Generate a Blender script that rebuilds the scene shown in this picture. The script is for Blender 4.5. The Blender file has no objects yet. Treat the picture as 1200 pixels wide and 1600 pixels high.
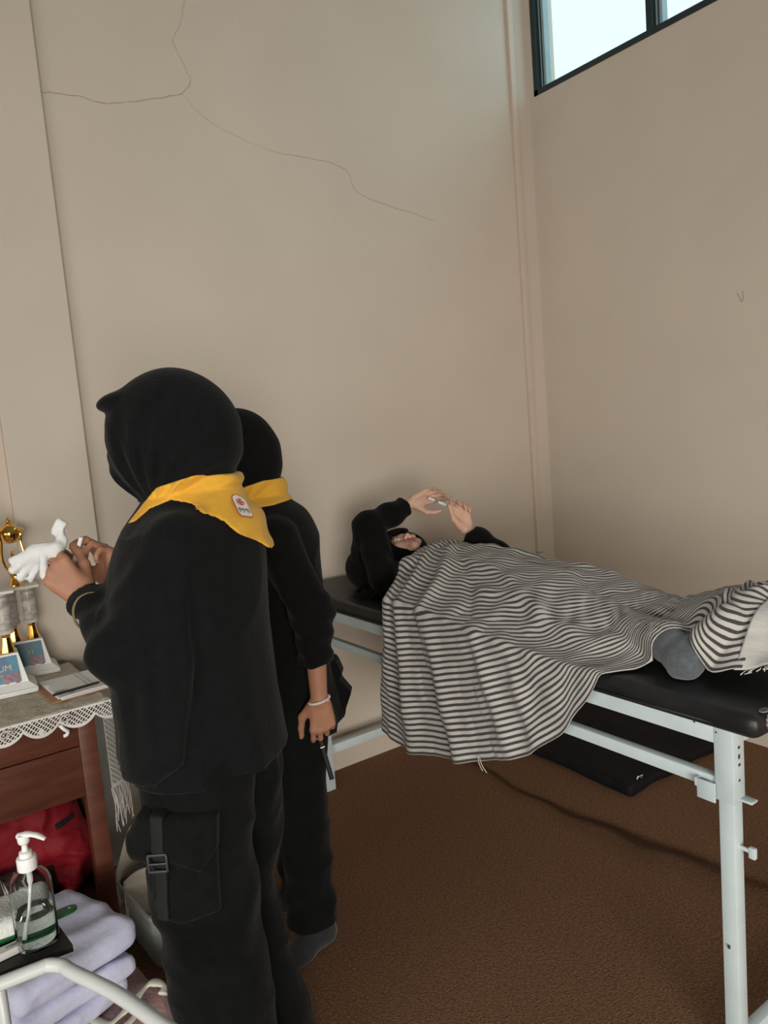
import bpy, bmesh, math, random
import numpy as np
from mathutils import Matrix, Vector
from mathutils.bvhtree import BVHTree

random.seed(7)
rng = np.random.default_rng(7)
sc = bpy.context.scene
COL = sc.collection

# ------------------------------------------------------------------ camera, sky, lamps, exposure
cam_data = bpy.data.cameras.new('camera')
cam = bpy.data.objects.new('camera', cam_data)
COL.objects.link(cam)
cam_data.sensor_fit = 'VERTICAL'
cam_data.sensor_height = 36.0
cam_data.lens = 27.0
cam_data.clip_start = 0.05
_r, _u, _f = Vector((0.8140, -0.5752, -0.0809)), Vector((0.1354, 0.0523, 0.9894)), Vector((0.5648, 0.8163, -0.1205))
_m = Matrix((_r, _u, -_f)).transposed().to_4x4()
_m.translation = Vector((-3.105, -2.884, 1.55))
cam.matrix_world = _m
sc.camera = cam

sc.view_settings.view_transform = 'Standard'
sc.view_settings.look = 'None'
sc.view_settings.gamma = 1.0
sc.view_settings.use_curve_mapping = False
sc.view_settings.exposure = -0.27
try:
    sc.cycles.use_denoising = True
    sc.cycles.max_bounces = 8
    sc.cycles.diffuse_bounces = 5
    sc.cycles.transparent_max_bounces = 12
except Exception:
    pass

world = bpy.data.worlds.new('overcast_sky')
sc.world = world
world.use_nodes = True
_bg = world.node_tree.nodes['Background']
_bg.inputs['Color'].default_value = (0.89, 0.985, 1.0, 1)
_bg.inputs['Strength'].default_value = 1.45

def area(name, loc, target, sx, sy, power, col, spread=180):
    l = bpy.data.lights.new(name, 'AREA')
    l.shape = 'RECTANGLE'; l.size = sx; l.size_y = sy; l.energy = power; l.color = col
    l.spread = math.radians(spread)
    o = bpy.data.objects.new(name, l); COL.objects.link(o)
    o.location = loc
    d = Vector(target) - Vector(loc)
    o.rotation_euler = d.to_track_quat('-Z', 'Y').to_euler()
    return o

# daylight through the openings of the room (windows of the left wall, door behind, clerestory on the right)
area('daylight_left_window', (-5.95, -3.9, 1.55), (-1.0, -1.5, -0.9), 3.6, 1.5, 66, (1.0, 0.975, 0.94), 130)
area('daylight_door', (-4.6, -6.9, 1.2), (-0.3, -0.4, 0.2), 2.2, 2.0, 124, (1.0, 0.92, 0.82), 115)
area('daylight_clerestory', (0.75, -2.6, 3.95), (-3.0, -2.3, 2.0), 5.2, 0.9, 34, (0.46, 0.85, 1.0))

# ------------------------------------------------------------------ materials
MATS = {}
def lin(r, g, b):
    f = lambda c: (c/255/12.92) if c/255 <= 0.04045 else ((c/255+0.055)/1.055)**2.4
    return (f(r), f(g), f(b), 1)

def mat(name, color, rough=0.6, metal=0.0, noise=0.0, nscale=20.0, bump=0.0, bscale=80.0, sheen=0.0, spec=None, trans=0.0, alpha=1.0, ior=1.45, color2=None, stretch=None):
    m = bpy.data.materials.new(name); m.use_nodes = True
    nt = m.node_tree; b = nt.nodes['Principled BSDF']
    b.inputs['Base Color'].default_value = color
    b.inputs['Roughness'].default_value = rough
    b.inputs['Metallic'].default_value = metal
    b.inputs['Transmission Weight'].default_value = trans
    b.inputs['IOR'].default_value = ior
    b.inputs['Alpha'].default_value = alpha
    if spec is not None: b.inputs['Specular IOR Level'].default_value = spec
    if sheen:
        b.inputs['Sheen Weight'].default_value = sheen
    tc = nt.nodes.new('ShaderNodeTexCoord')
    vec = tc.outputs['Object']
    if stretch:
        mp = nt.nodes.new('ShaderNodeMapping'); mp.inputs['Scale'].default_value = stretch
        nt.links.new(vec, mp.inputs['Vector']); vec = mp.outputs['Vector']
    if noise or color2:
        n = nt.nodes.new('ShaderNodeTexNoise'); n.inputs['Scale'].default_value = nscale; n.inputs['Detail'].default_value = 5
        nt.links.new(vec, n.inputs['Vector'])
        cr = nt.nodes.new('ShaderNodeValToRGB')
        c1 = color; c2 = color2 or tuple(min(1, c*(1+noise)) for c in color[:3])+(1,)
        if not color2: c1 = tuple(c*(1-noise) for c in color[:3])+(1,)
        cr.color_ramp.elements[0].position = 0.35; cr.color_ramp.elements[1].position = 0.65
        cr.color_ramp.elements[0].color = c1; cr.color_ramp.elements[1].color = c2
        nt.links.new(n.outputs['Fac'], cr.inputs['Fac']); nt.links.new(cr.outputs['Color'], b.inputs['Base Color'])
    if bump:
        n2 = nt.nodes.new('ShaderNodeTexNoise'); n2.inputs['Scale'].default_value = bscale; n2.inputs['Detail'].default_value = 4
        nt.links.new(vec, n2.inputs['Vector'])
        bp = nt.nodes.new('ShaderNodeBump'); bp.inputs['Strength'].default_value = bump; bp.inputs['Distance'].default_value = 0.01
        nt.links.new(n2.outputs['Fac'], bp.inputs['Height']); nt.links.new(bp.outputs['Normal'], b.inputs['Normal'])
    MATS[name] = m
    return m

WALL = mat('cream_wall_paint', (0.560, 0.492, 0.414, 1), 0.75, noise=0.025, nscale=2.2, bump=0.05, bscale=60)
CEIL = mat('white_ceiling_paint', (0.33, 0.36, 0.37, 1), 0.8, noise=0.02)
CRACK = mat('hairline_crack', (0.37, 0.31, 0.25, 1), 0.9, noise=0.1)
CARPET = mat('brown_carpet', (0.165, 0.090, 0.052, 1), 1.0, color2=(0.285, 0.160, 0.096, 1), nscale=130, bump=1.0, bscale=200, spec=0.03)
STEEL = mat('white_painted_steel', (0.52, 0.61, 0.625, 1), 0.42, noise=0.05, nscale=9, bump=0.03)
CHIP = mat('chipped_paint_metal', (0.05, 0.04, 0.035, 1), 0.7, noise=0.3)
VINYL = mat('black_vinyl', (0.014, 0.0145, 0.015, 1), 0.42, noise=0.25, nscale=12, bump=0.12, bscale=35, spec=0.45)
WORN = mat('worn_vinyl_patch', (0.22, 0.20, 0.19, 1), 0.9, noise=0.5, nscale=60)
MATBLK = mat('black_floor_mat', (0.008, 0.008, 0.009, 1), 0.7, noise=0.2, bump=0.1, bscale=15, spec=0.2)
BLK = mat('black_jersey', (0.0052, 0.0060, 0.0066, 1), 0.95, noise=0.12, nscale=40, bump=0.25, bscale=160, sheen=0.05, spec=0.12)
BLK2 = mat('black_cotton', (0.0052, 0.0052, 0.0055, 1), 0.95, noise=0.12, nscale=40, bump=0.25, bscale=140, sheen=0.04, spec=0.1)
TROU = mat('black_twill', (0.0050, 0.0058, 0.0058, 1), 0.95, noise=0.15, nscale=30, bump=0.3, bscale=120, sheen=0.04, spec=0.1)
BUCK = mat('black_plastic', (0.005, 0.0055, 0.0055, 1), 0.85, noise=0.05)
YEL = mat('yellow_cotton', (0.70, 0.37, 0.030, 1), 0.8, noise=0.05, nscale=8, bump=0.15, bscale=60, sheen=0.1)
SKIN = mat('brown_skin', (0.36, 0.175, 0.105, 1), 0.55, noise=0.06, nscale=25, bump=0.06, bscale=200)
SKIN2 = mat('light_skin', (0.60, 0.37, 0.275, 1), 0.5, noise=0.05, nscale=25, bump=0.05, bscale=200)
NAIL = mat('nail', (0.55, 0.34, 0.28, 1), 0.3, noise=0.03)
LIPS = mat('lips', (0.36, 0.10, 0.09, 1), 0.45, noise=0.06)
BROW = mat('dark_hair', (0.02, 0.014, 0.011, 1), 0.8, noise=0.2)
EYEW = mat('eye_white', (0.6, 0.57, 0.54, 1), 0.25, noise=0.02)
IRIS = mat('iris', (0.012, 0.008, 0.006, 1), 0.15, noise=0.05)
SOCKG = mat('grey_sock', (0.085, 0.10, 0.11, 1), 0.95, noise=0.15, nscale=90, bump=0.3, bscale=200, sheen=0.3)
SOCKB = mat('dark_sock', (0.018, 0.018, 0.02, 1), 0.95, noise=0.2, nscale=60, bump=0.3, sheen=0.2)
WOOD = mat('red_brown_wood', (0.088, 0.027, 0.015, 1), 0.45, color2=(0.135, 0.043, 0.023, 1), nscale=6, bump=0.06, bscale=25, stretch=(1, 6, 6))
WOODD = mat('dark_wood_inside', (0.045, 0.018, 0.011, 1), 0.6, noise=0.2, nscale=8)
GREY = mat('grey_side_board', (0.44, 0.44, 0.41, 1), 0.7, noise=0.12, nscale=7, bump=0.05)
TOPW = mat('brown_table_top', (0.085, 0.045, 0.030, 1), 0.5, noise=0.2, nscale=8)
GOLD = mat('gold_chrome', (0.86, 0.52, 0.13, 1), 0.14, metal=1.0, noise=0.12, nscale=14)
SILVER = mat('pale_chrome', (0.85, 0.80, 0.68, 1), 0.12, metal=1.0, noise=0.05)
MARBLE = mat('white_marble_resin', (0.70, 0.69, 0.66, 1), 0.35, noise=0.06, nscale=9)
MARB2 = mat('veined_marble_column', (0.30, 0.27, 0.24, 1), 0.35, color2=(0.62, 0.59, 0.55, 1), nscale=16, stretch=(1, 1, 3))
PAPER = mat('white_paper', (0.84, 0.84, 0.83, 1), 0.7, noise=0.02)
INK = mat('grey_ink', (0.25, 0.25, 0.26, 1), 0.8, noise=0.1)
INKD = mat('dark_ink', (0.012, 0.012, 0.014, 1), 0.7, noise=0.1)
BOARD = mat('brown_hardboard', (0.33, 0.175, 0.085, 1), 0.55, noise=0.1, nscale=30)
REDC = mat('red_nylon', (0.20, 0.0075, 0.014, 1), 0.65, noise=0.12, nscale=10, bump=0.2, bscale=30, spec=0.25)
BAGB = mat('dark_brown_cloth', (0.030, 0.016, 0.013, 1), 0.7, noise=0.15, nscale=20, bump=0.1)
PIPE = mat('white_piping', (0.55, 0.53, 0.50, 1), 0.6, noise=0.05)
TRAY = mat('black_tray_board', (0.016, 0.016, 0.015, 1), 0.6, noise=0.15, nscale=12, bump=0.05)
TUBE = mat('white_tube_enamel', (0.57, 0.60, 0.59, 1), 0.3, noise=0.03, nscale=9)
WPLAST = mat('white_plastic', (0.80, 0.80, 0.79, 1), 0.3, noise=0.02)
CLEAR = mat('clear_plastic', (0.93, 0.96, 0.96, 1), 0.06, trans=1.0, ior=1.18, noise=0.01)
LIQ = mat('clear_gel', (0.90, 0.95, 0.94, 1), 0.02, trans=1.0, ior=1.33, noise=0.01)
BINP = mat('cloudy_plastic', (0.62, 0.68, 0.68, 1), 0.3, alpha=0.42, noise=0.04)
GREEN = mat('green_plastic', (0.006, 0.095, 0.026, 1), 0.35, noise=0.05)
TOWEL = mat('off_white_towel', (0.60, 0.62, 0.58, 1), 0.95, noise=0.05, nscale=30, bump=0.4, bscale=180, sheen=0.2)
DEV = mat('ivory_plastic', (0.62, 0.63, 0.59, 1), 0.4, noise=0.03)
LAV = mat('pale_lavender_cloth', (0.58, 0.60, 0.78, 1), 0.85, noise=0.05, nscale=9, bump=0.15, bscale=70, sheen=0.2)
MAUVE = mat('mauve_fleece', (0.28, 0.165, 0.160, 1), 0.95, noise=0.15, nscale=25, bump=0.4, bscale=120, sheen=0.3)
CREAM = mat('cream_elastic_cloth', (0.60, 0.59, 0.49, 1), 0.8, noise=0.05, bump=0.1)
GLOVE = mat('white_cotton_glove', (0.64, 0.66, 0.66, 1), 0.85, noise=0.03, bump=0.15, bscale=120)
CARTON = mat('cream_carton', (0.50, 0.44, 0.35, 1), 0.8, color2=(0.60, 0.54, 0.45, 1), nscale=10)
DARKP = mat('brown_inside', (0.06, 0.04, 0.03, 1), 0.8, noise=0.2)
PATCHW = mat('white_badge_cloth', (0.72, 0.66, 0.60, 1), 0.8, noise=0.03)
PATCHR = mat('red_thread', (0.42, 0.045, 0.045, 1), 0.8, noise=0.1)
ALU = mat('dark_grey_aluminium', (0.020, 0.033, 0.037, 1), 0.45, noise=0.08, nscale=8, spec=0.4)
SASH = mat('blue_grey_sash', (0.26, 0.36, 0.38, 1), 0.5, noise=0.05, nscale=8)
BEAD = mat('bracelet_bead', (0.66, 0.64, 0.62, 1), 0.35, noise=0.06, nscale=60)
PINKB = mat('pink_bead', (0.62, 0.36, 0.33, 1), 0.4, noise=0.05)
FRAYM = mat('frayed_cotton_thread', (0.60, 0.58, 0.54, 1), 0.9, noise=0.05)
OLIVE = mat('olive_trim', (0.16, 0.145, 0.07, 1), 0.85, noise=0.1)
CABLE = mat('painted_trunking', (0.57, 0.475, 0.39, 1), 0.6, noise=0.02)

def glass_mat():
    m = bpy.data.materials.new('window_glass'); m.use_nodes = True
    nt = m.node_tree; nt.nodes.remove(nt.nodes['Principled BSDF'])
    t = nt.nodes.new('ShaderNodeBsdfTransparent'); t.inputs['Color'].default_value = (0.93, 0.98, 0.985, 1)
    g = nt.nodes.new('ShaderNodeBsdfGlossy'); g.inputs['Roughness'].default_value = 0.03
    n = nt.nodes.new('ShaderNodeTexNoise'); n.inputs['Scale'].default_value = 3
    mr = nt.nodes.new('ShaderNodeMapRange'); mr.inputs['To Min'].default_value = 0.03; mr.inputs['To Max'].default_value = 0.06
    mx = nt.nodes.new('ShaderNodeMixShader')
    nt.links.new(n.outputs['Fac'], mr.inputs['Value']); nt.links.new(mr.outputs['Result'], mx.inputs['Fac'])
    nt.links.new(t.outputs[0], mx.inputs[1]); nt.links.new(g.outputs[0], mx.inputs[2])
    nt.links.new(mx.outputs[0], nt.nodes['Material Output'].inputs['Surface'])
    return m
GLASS = glass_mat()

def math_node(nt, op, a, b=None, c=None):
    n = nt.nodes.new('ShaderNodeMath'); n.operation = op
    for i, v in enumerate((a, b, c)):
        if v is None: continue
        if isinstance(v, (int, float)): n.inputs[i].default_value = v
        else: nt.links.new(v, n.inputs[i])
    return n.outputs[0]

def stripe_mat():
    # woven cotton: cream ground with charcoal stripes that follow the weave (V of the cloth's own UV)
    m = bpy.data.materials.new('striped_woven_cotton'); m.use_nodes = True
    nt = m.node_tree; b = nt.nodes['Principled BSDF']
    b.inputs['Roughness'].default_value = 0.95; b.inputs['Sheen Weight'].default_value = 0.15; b.inputs['Specular IOR Level'].default_value = 0.1
    uv = nt.nodes.new('ShaderNodeUVMap'); uv.uv_map = 'UVMap'
    sp = nt.nodes.new('ShaderNodeSeparateXYZ'); nt.links.new(uv.outputs['UV'], sp.inputs[0])
    nz = nt.nodes.new('ShaderNodeTexNoise'); nz.inputs['Scale'].default_value = 9; nt.links.new(uv.outputs['UV'], nz.inputs['Vector'])
    wob = math_node(nt, 'MULTIPLY', nz.outputs['Fac'], 0.35)
    v = math_node(nt, 'ADD', math_node(nt, 'DIVIDE', sp.outputs['Y'], 0.0195), wob)
    fr = math_node(nt, 'FRACT', v)
    tri = math_node(nt, 'ABSOLUTE', math_node(nt, 'SUBTRACT', fr, 0.5))
    wv = nt.nodes.new('ShaderNodeTexNoise'); wv.inputs['Scale'].default_value = 420; nt.links.new(uv.outputs['UV'], wv.inputs['Vector'])
    edge = math_node(nt, 'ADD', tri, math_node(nt, 'MULTIPLY', math_node(nt, 'SUBTRACT', wv.outputs['Fac'], 0.5), 0.10))
    mr = nt.nodes.new('ShaderNodeMapRange'); mr.interpolation_type = 'SMOOTHSTEP'
    mr.inputs['From Min'].default_value = 0.185; mr.inputs['From Max'].default_value = 0.26
    nt.links.new(edge, mr.inputs['Value'])
    mx = nt.nodes.new('ShaderNodeMix'); mx.data_type = 'RGBA'
    nt.links.new(mr.outputs['Result'], mx.inputs['Factor'])
    mx.inputs['A'].default_value = (0.058, 0.054, 0.050, 1); mx.inputs['B'].default_value = (0.485, 0.472, 0.450, 1)
    nt.links.new(mx.outputs['Result'], b.inputs['Base Color'])
    bp = nt.nodes.new('ShaderNodeBump'); bp.inputs['Strength'].default_value = 0.25; bp.inputs['Distance'].default_value = 0.004
    nt.links.new(wv.outputs['Fac'], bp.inputs['Height']); nt.links.new(bp.outputs['Normal'], b.inputs['Normal'])
    return m
STRIPE = stripe_mat()

def lace_mat():
    # crochet net: diagonal open mesh with solid border and solid flower patches, from the strip's own UV in metres
    m = bpy.data.materials.new('white_lace'); m.use_nodes = True
    nt = m.node_tree; b = nt.nodes['Principled BSDF']
    b.inputs['Base Color'].default_value = (0.66, 0.65, 0.61, 1); b.inputs['Roughness'].default_value = 0.9
    uv = nt.nodes.new('ShaderNodeUVMap'); uv.uv_map = 'UVMap'
    sp = nt.nodes.new('ShaderNodeSeparateXYZ'); nt.links.new(uv.outputs['UV'], sp.inputs[0])
    s = 0.0105
    d1 = math_node(nt, 'FRACT', math_node(nt, 'DIVIDE', math_node(nt, 'ADD', sp.outputs['X'], sp.outputs['Y']), s))
    d2 = math_node(nt, 'FRACT', math_node(nt, 'DIVIDE', math_node(nt, 'SUBTRACT', sp.outputs['X'], sp.outputs['Y']), s*1.6))
    hole = math_node(nt, 'MULTIPLY', math_node(nt, 'GREATER_THAN', d1, 0.36), math_node(nt, 'GREATER_THAN', d2, 0.25))
    at = nt.nodes.new('ShaderNodeAttribute'); at.attribute_name = 'solid'
    sol = at.outputs['Fac']
    nz = nt.nodes.new('ShaderNodeTexNoise'); nz.inputs['Scale'].default_value = 17; nt.links.new(uv.outputs['UV'], nz.inputs['Vector'])
    patch = math_node(nt, 'GREATER_THAN', nz.outputs['Fac'], 0.64)
    keep = math_node(nt, 'MAXIMUM', math_node(nt, 'MAXIMUM', math_node(nt, 'GREATER_THAN', sol, 0.5), patch), math_node(nt, 'SUBTRACT', 1.0, hole))
    nt.links.new(keep, b.inputs['Alpha'])
    return m
LACE = lace_mat()

# ------------------------------------------------------------------ object helpers
def tag(o, label=None, cat=None, group=None, kind=None):
    if label: o['label'] = label
    if cat: o['category'] = cat
    if group: o['group'] = group
    if kind: o['kind'] = kind
    return o

def thing(name, label, cat, loc=(0, 0, 0), rotz=0.0, group=None):
    o = bpy.data.objects.new(name, None); COL.objects.link(o)
    o.empty_display_size = 0.05
    o.location = loc; o.rotation_euler = (0, 0, rotz)
    return tag(o, label, cat, group)

def wm(o):
    m = Matrix.LocRotScale(o.location, o.rotation_euler, o.scale)
    return (wm(o.parent) @ m) if o.parent else m

def mk(name, V, F, m, parent=None, smooth=True, world=True, uv=None, attr=None):
    """one mesh object from world coordinates (or the parent's own when world=False)"""
    V = np.asarray(V, float).reshape(-1, 3)
    if parent is not None and world:
        M = np.array(wm(parent).inverted())
        V = V @ M[:3, :3].T + M[:3, 3]
    me = bpy.data.meshes.new(name)
    F = [tuple(map(int, f)) for f in F] if not isinstance(F, np.ndarray) else F.astype(int).tolist()
    me.from_pydata(V.tolist(), [], F)
    me.validate(); me.update()
    if smooth: me.polygons.foreach_set('use_smooth', [True]*len(me.polygons))
    if uv is not None:
        l = me.uv_layers.new(name='UVMap')
        li = np.zeros(len(me.loops), int); me.loops.foreach_get('vertex_index', li)
        l.data.foreach_set('uv', np.asarray(uv, float)[li].ravel())
    if attr is not None:
        for k, a in attr.items():
            at = me.attributes.new(k, 'FLOAT', 'POINT'); at.data.foreach_set('value', np.asarray(a, float))
    if m is not None: me.materials.append(m)
    o = bpy.data.objects.new(name, me); COL.objects.link(o)
    if parent is not None: o.parent = parent
    return o

class Geo:
    def __init__(s): s.V = []; s.F = []
    def add(s, V, F):
        n = len(s.V)
        s.V += [tuple(map(float, v)) for v in V]; s.F += [tuple(i+n for i in f) for f in F]
        return s
    def box(s, a, b, bev=0.0, R=None, seg=2):
        bm = bmesh.new(); bmesh.ops.create_cube(bm, size=1)
        a = np.array(a, float); b = np.array(b, float)
        c = (a+b)/2; d = np.abs(b-a)
        for v in bm.verts: v.co = Vector((v.co.x*d[0], v.co.y*d[1], v.co.z*d[2]))
        if bev: bmesh.ops.bevel(bm, geom=bm.edges[:], offset=bev, segments=seg, affect='EDGES', profile=0.5)
        bm.verts.index_update()
        V = [tuple((R @ v.co if R is not None else v.co) + Vector(c)) for v in bm.verts]
        F = [[v.index for v in f.verts] for f in bm.faces]
        bm.free(); return s.add(V, F)
    def tube(s, pts, rad, n=12, caps=True, flat=None):
        P = [Vector(p) for p in pts]; m = len(P)
        rs = rad if hasattr(rad, '__len__') else [rad]*m
        V = []; prev = None
        for i, p in enumerate(P):
            t = (P[min(i+1, m-1)] - P[max(i-1, 0)]).normalized()
            if prev is None:
                up = Vector((0, 0, 1)) if abs(t.z) < 0.9 else Vector((1, 0, 0))
                a = t.cross(up).normalized()
            else:
                a = (prev - t*prev.dot(t)).normalized()
            prev = a; b = t.cross(a)
            fl = flat or 1.0
            for k in range(n):
                an = 2*math.pi*k/n
                V.append(p + a*math.cos(an)*rs[i] + b*math.sin(an)*rs[i]*fl)
        F = [(i*n+k, i*n+(k+1) % n, (i+1)*n+(k+1) % n, (i+1)*n+k) for i in range(m-1) for k in range(n)]
        if caps: F += [tuple(range(n-1, -1, -1)), tuple((m-1)*n+k for k in range(n))]
        return s.add(V, F)
    def lathe(s, prof, c, n=32, sx=1, sy=1, M=None):
        V = []; m = len(prof)
        for r, z in prof:
            for k in range(n):
                a = 2*math.pi*k/n
                v = Vector((r*math.cos(a)*sx, r*math.sin(a)*sy, z))
                if M is not None: v = M @ v
                V.append(v + Vector(c))
        F = [(i*n+k, i*n+(k+1) % n, (i+1)*n+(k+1) % n, (i+1)*n+k) for i in range(m-1) for k in range(n)]
        F += [tuple(range(n-1, -1, -1)), tuple((m-1)*n+k for k in range(n))]
        return s.add(V, F)
    def prism(s, poly, axis_o, ex, ey, ez, h):
        """poly in (ex, ey) from axis_o, extruded h along ez"""
        o, ex, ey, ez = map(Vector, (axis_o, ex, ey, ez))
        n = len(poly)
        V = [o+ex*x+ey*y for x, y in poly] + [o+ex*x+ey*y+ez*h for x, y in poly]
        F = [tuple(range(n-1, -1, -1)), tuple(range(n, 2*n))] + [(i, (i+1) % n, n+(i+1) % n, n+i) for i in range(n)]
        return s.add(V, F)
    def grid(s, fn, nu, nv):
        V = [fn(i/(nu-1), j/(nv-1)) for i in range(nu) for j in range(nv)]
        F = [(i*nv+j, (i+1)*nv+j, (i+1)*nv+j+1, i*nv+j+1) for i in range(nu-1) for j in range(nv-1)]
        return s.add(V, F)
    def make(s, name, m, parent=None, smooth=False, world=True, **k):
        return mk(name, s.V, s.F, m, parent, smooth, world, **k)

def auto_smooth(o, deg=35):
    me = o.data
    bm = bmesh.new(); bm.from_mesh(me)
    for e in bm.edges:
        if len(e.link_faces) == 2 and e.calc_face_angle(0) > math.radians(deg): e.smooth = False
    for f in bm.faces: f.smooth = True
    bm.to_mesh(me); bm.free()
    return o

def solidify(o, t, off=0.0, sub=0):
    md = o.modifiers.new('thickness', 'SOLIDIFY'); md.thickness = t; md.offset = off
    if sub:
        s = o.modifiers.new('smooth', 'SUBSURF'); s.levels = sub; s.render_levels = sub
    return o

def catmull(pts, n):
    P = np.asarray(pts, float); m = len(P)
    Q = np.vstack([2*P[0]-P[1], P, 2*P[-1]-P[-2]])
    out = []
    for u in np.linspace(0, m-1, n):
        i = min(int(u), m-2); t = u-i
        p0, p1, p2, p3 = Q[i], Q[i+1], Q[i+2], Q[i+3]
        out.append(0.5*((2*p1)+(-p0+p2)*t+(2*p0-5*p1+4*p2-p3)*t*t+(-p0+3*p1-3*p2+p3)*t**3))
    return np.array(out)

# ------------------------------------------------------------------ sculpting with distance fields
def smin(a, b, k):
    h = np.clip(0.5+0.5*(b-a)/k, 0, 1)
    return b+(a-b)*h-k*h*(1-h)
def smax(a, b, k): return -smin(-a, -b, k)
def unit(v):
    v = np.asarray(v, float); return v/np.linalg.norm(v)
def cone(P, a, b, ra, rb=None):
    if rb is None: rb = ra
    a = np.asarray(a, float); b = np.asarray(b, float)
    pa = P-a; ba = b-a
    t = np.clip(pa @ ba/max(ba @ ba, 1e-12), 0, 1)
    return np.linalg.norm(pa-t[:, None]*ba, axis=1)-(ra+(rb-ra)*t)
def ell(P, c, r, R=None):
    q = P-np.asarray(c, float)
    if R is not None: q = q @ np.asarray(R, float).T
    r = np.asarray(r, float)
    k0 = np.linalg.norm(q/r, axis=1); k1 = np.linalg.norm(q/(r*r), axis=1)
    return np.where(k1 > 1e-9, k0*(k0-1)/np.maximum(k1, 1e-9), -r.min())
def boxd(P, c, h, rad=0.0, R=None):
    q = P-np.asarray(c, float)
    if R is not None: q = q @ np.asarray(R, float).T
    q = np.abs(q)-(np.asarray(h, float)-rad)
    return np.linalg.norm(np.maximum(q, 0), axis=1)+np.minimum(q.max(axis=1), 0)-rad
def loft(P, secs, ax=2, flare=None):
    """secs rows: (z, xc, yc, a, b) elliptical sections along axis z"""
    S = np.asarray(secs, float); S = S[np.argsort(S[:, 0])]
    D = catmull(S, 80); D = D[np.argsort(D[:, 0])]
    z = P[:, 2]
    xc, yc, a, b = (np.interp(z, D[:, 0], D[:, i]) for i in (1, 2, 3, 4))
    x = P[:, 0]-xc; y = P[:, 1]-yc
    if flare is not None:
        g = 1+flare(np.arctan2(y, x), z); a = a*g; b = b*g
    d = (np.sqrt((x/a)**2+(y/b)**2)-1)*np.minimum(a, b)
    return np.maximum(d, np.maximum(z-S[-1, 0], S[0, 0]-z))
def poly2d(u, v, pts):
    """signed distance to a polygon in the (u, v) plane"""
    p = np.asarray(pts, float); n = len(p)
    d = np.full(u.shape, 1e9); s = np.ones(u.shape)
    for i in range(n):
        a = p[i]; b = p[i-1]; e = b-a
        wx = u-a[0]; wy = v-a[1]
        t = np.clip((wx*e[0]+wy*e[1])/(e @ e), 0, 1)
        d = np.minimum(d, (wx-e[0]*t)**2+(wy-e[1]*t)**2)
        c1 = v >= a[1]; c2 = v < b[1]; c3 = e[0]*wy > e[1]*wx
        s = np.where((c1 & c2 & c3) | (~c1 & ~c2 & ~c3), -s, s)
    return s*np.sqrt(d)
def vnoise(P, seed=0):
    """smooth value noise in [-1, 1]"""
    i = np.floor(P).astype(np.int64); f = P-i; f = f*f*(3-2*f)
    def hsh(a, b, c):
        n = (a*73856093) ^ (b*19349663) ^ (c*83492791) ^ (seed*2654435761)
        n = (n ^ (n >> 13))*1274126177 & 0x7fffffff
        n = (n ^ (n >> 16)) & 0xffff
        return n/32767.5-1
    o = 0
    for a in (0, 1):
        for b in (0, 1):
            for c in (0, 1):
                w = (f[:, 0] if a else 1-f[:, 0])*(f[:, 1] if b else 1-f[:, 1])*(f[:, 2] if c else 1-f[:, 2])
                o = o+w*hsh(i[:, 0]+a, i[:, 1]+b, i[:, 2]+c)
    return o
def creases(P, scale, seed=0):
    """ridged noise: soft swells with sharp valleys, about [-1, 1]"""
    q = P*np.asarray(scale, float)
    q = q+0.6*np.stack([vnoise(q*0.7+9, seed+5), vnoise(q*0.7+31, seed+6), vnoise(q*0.7+57, seed+7)], 1)
    return 1-2*np.abs(vnoise(q, seed))**0.7
def near(P, c, R, fn):
    """evaluate fn only inside a ball, a lower bound elsewhere"""
    q = np.linalg.norm(P-np.asarray(c, float), axis=1)
    m = q < R
    out = np.maximum(q-R, 0)+0.03
    if m.any(): out[m] = np.minimum(fn(P[m]), 0.05+0*out[m])
    return out

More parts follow.
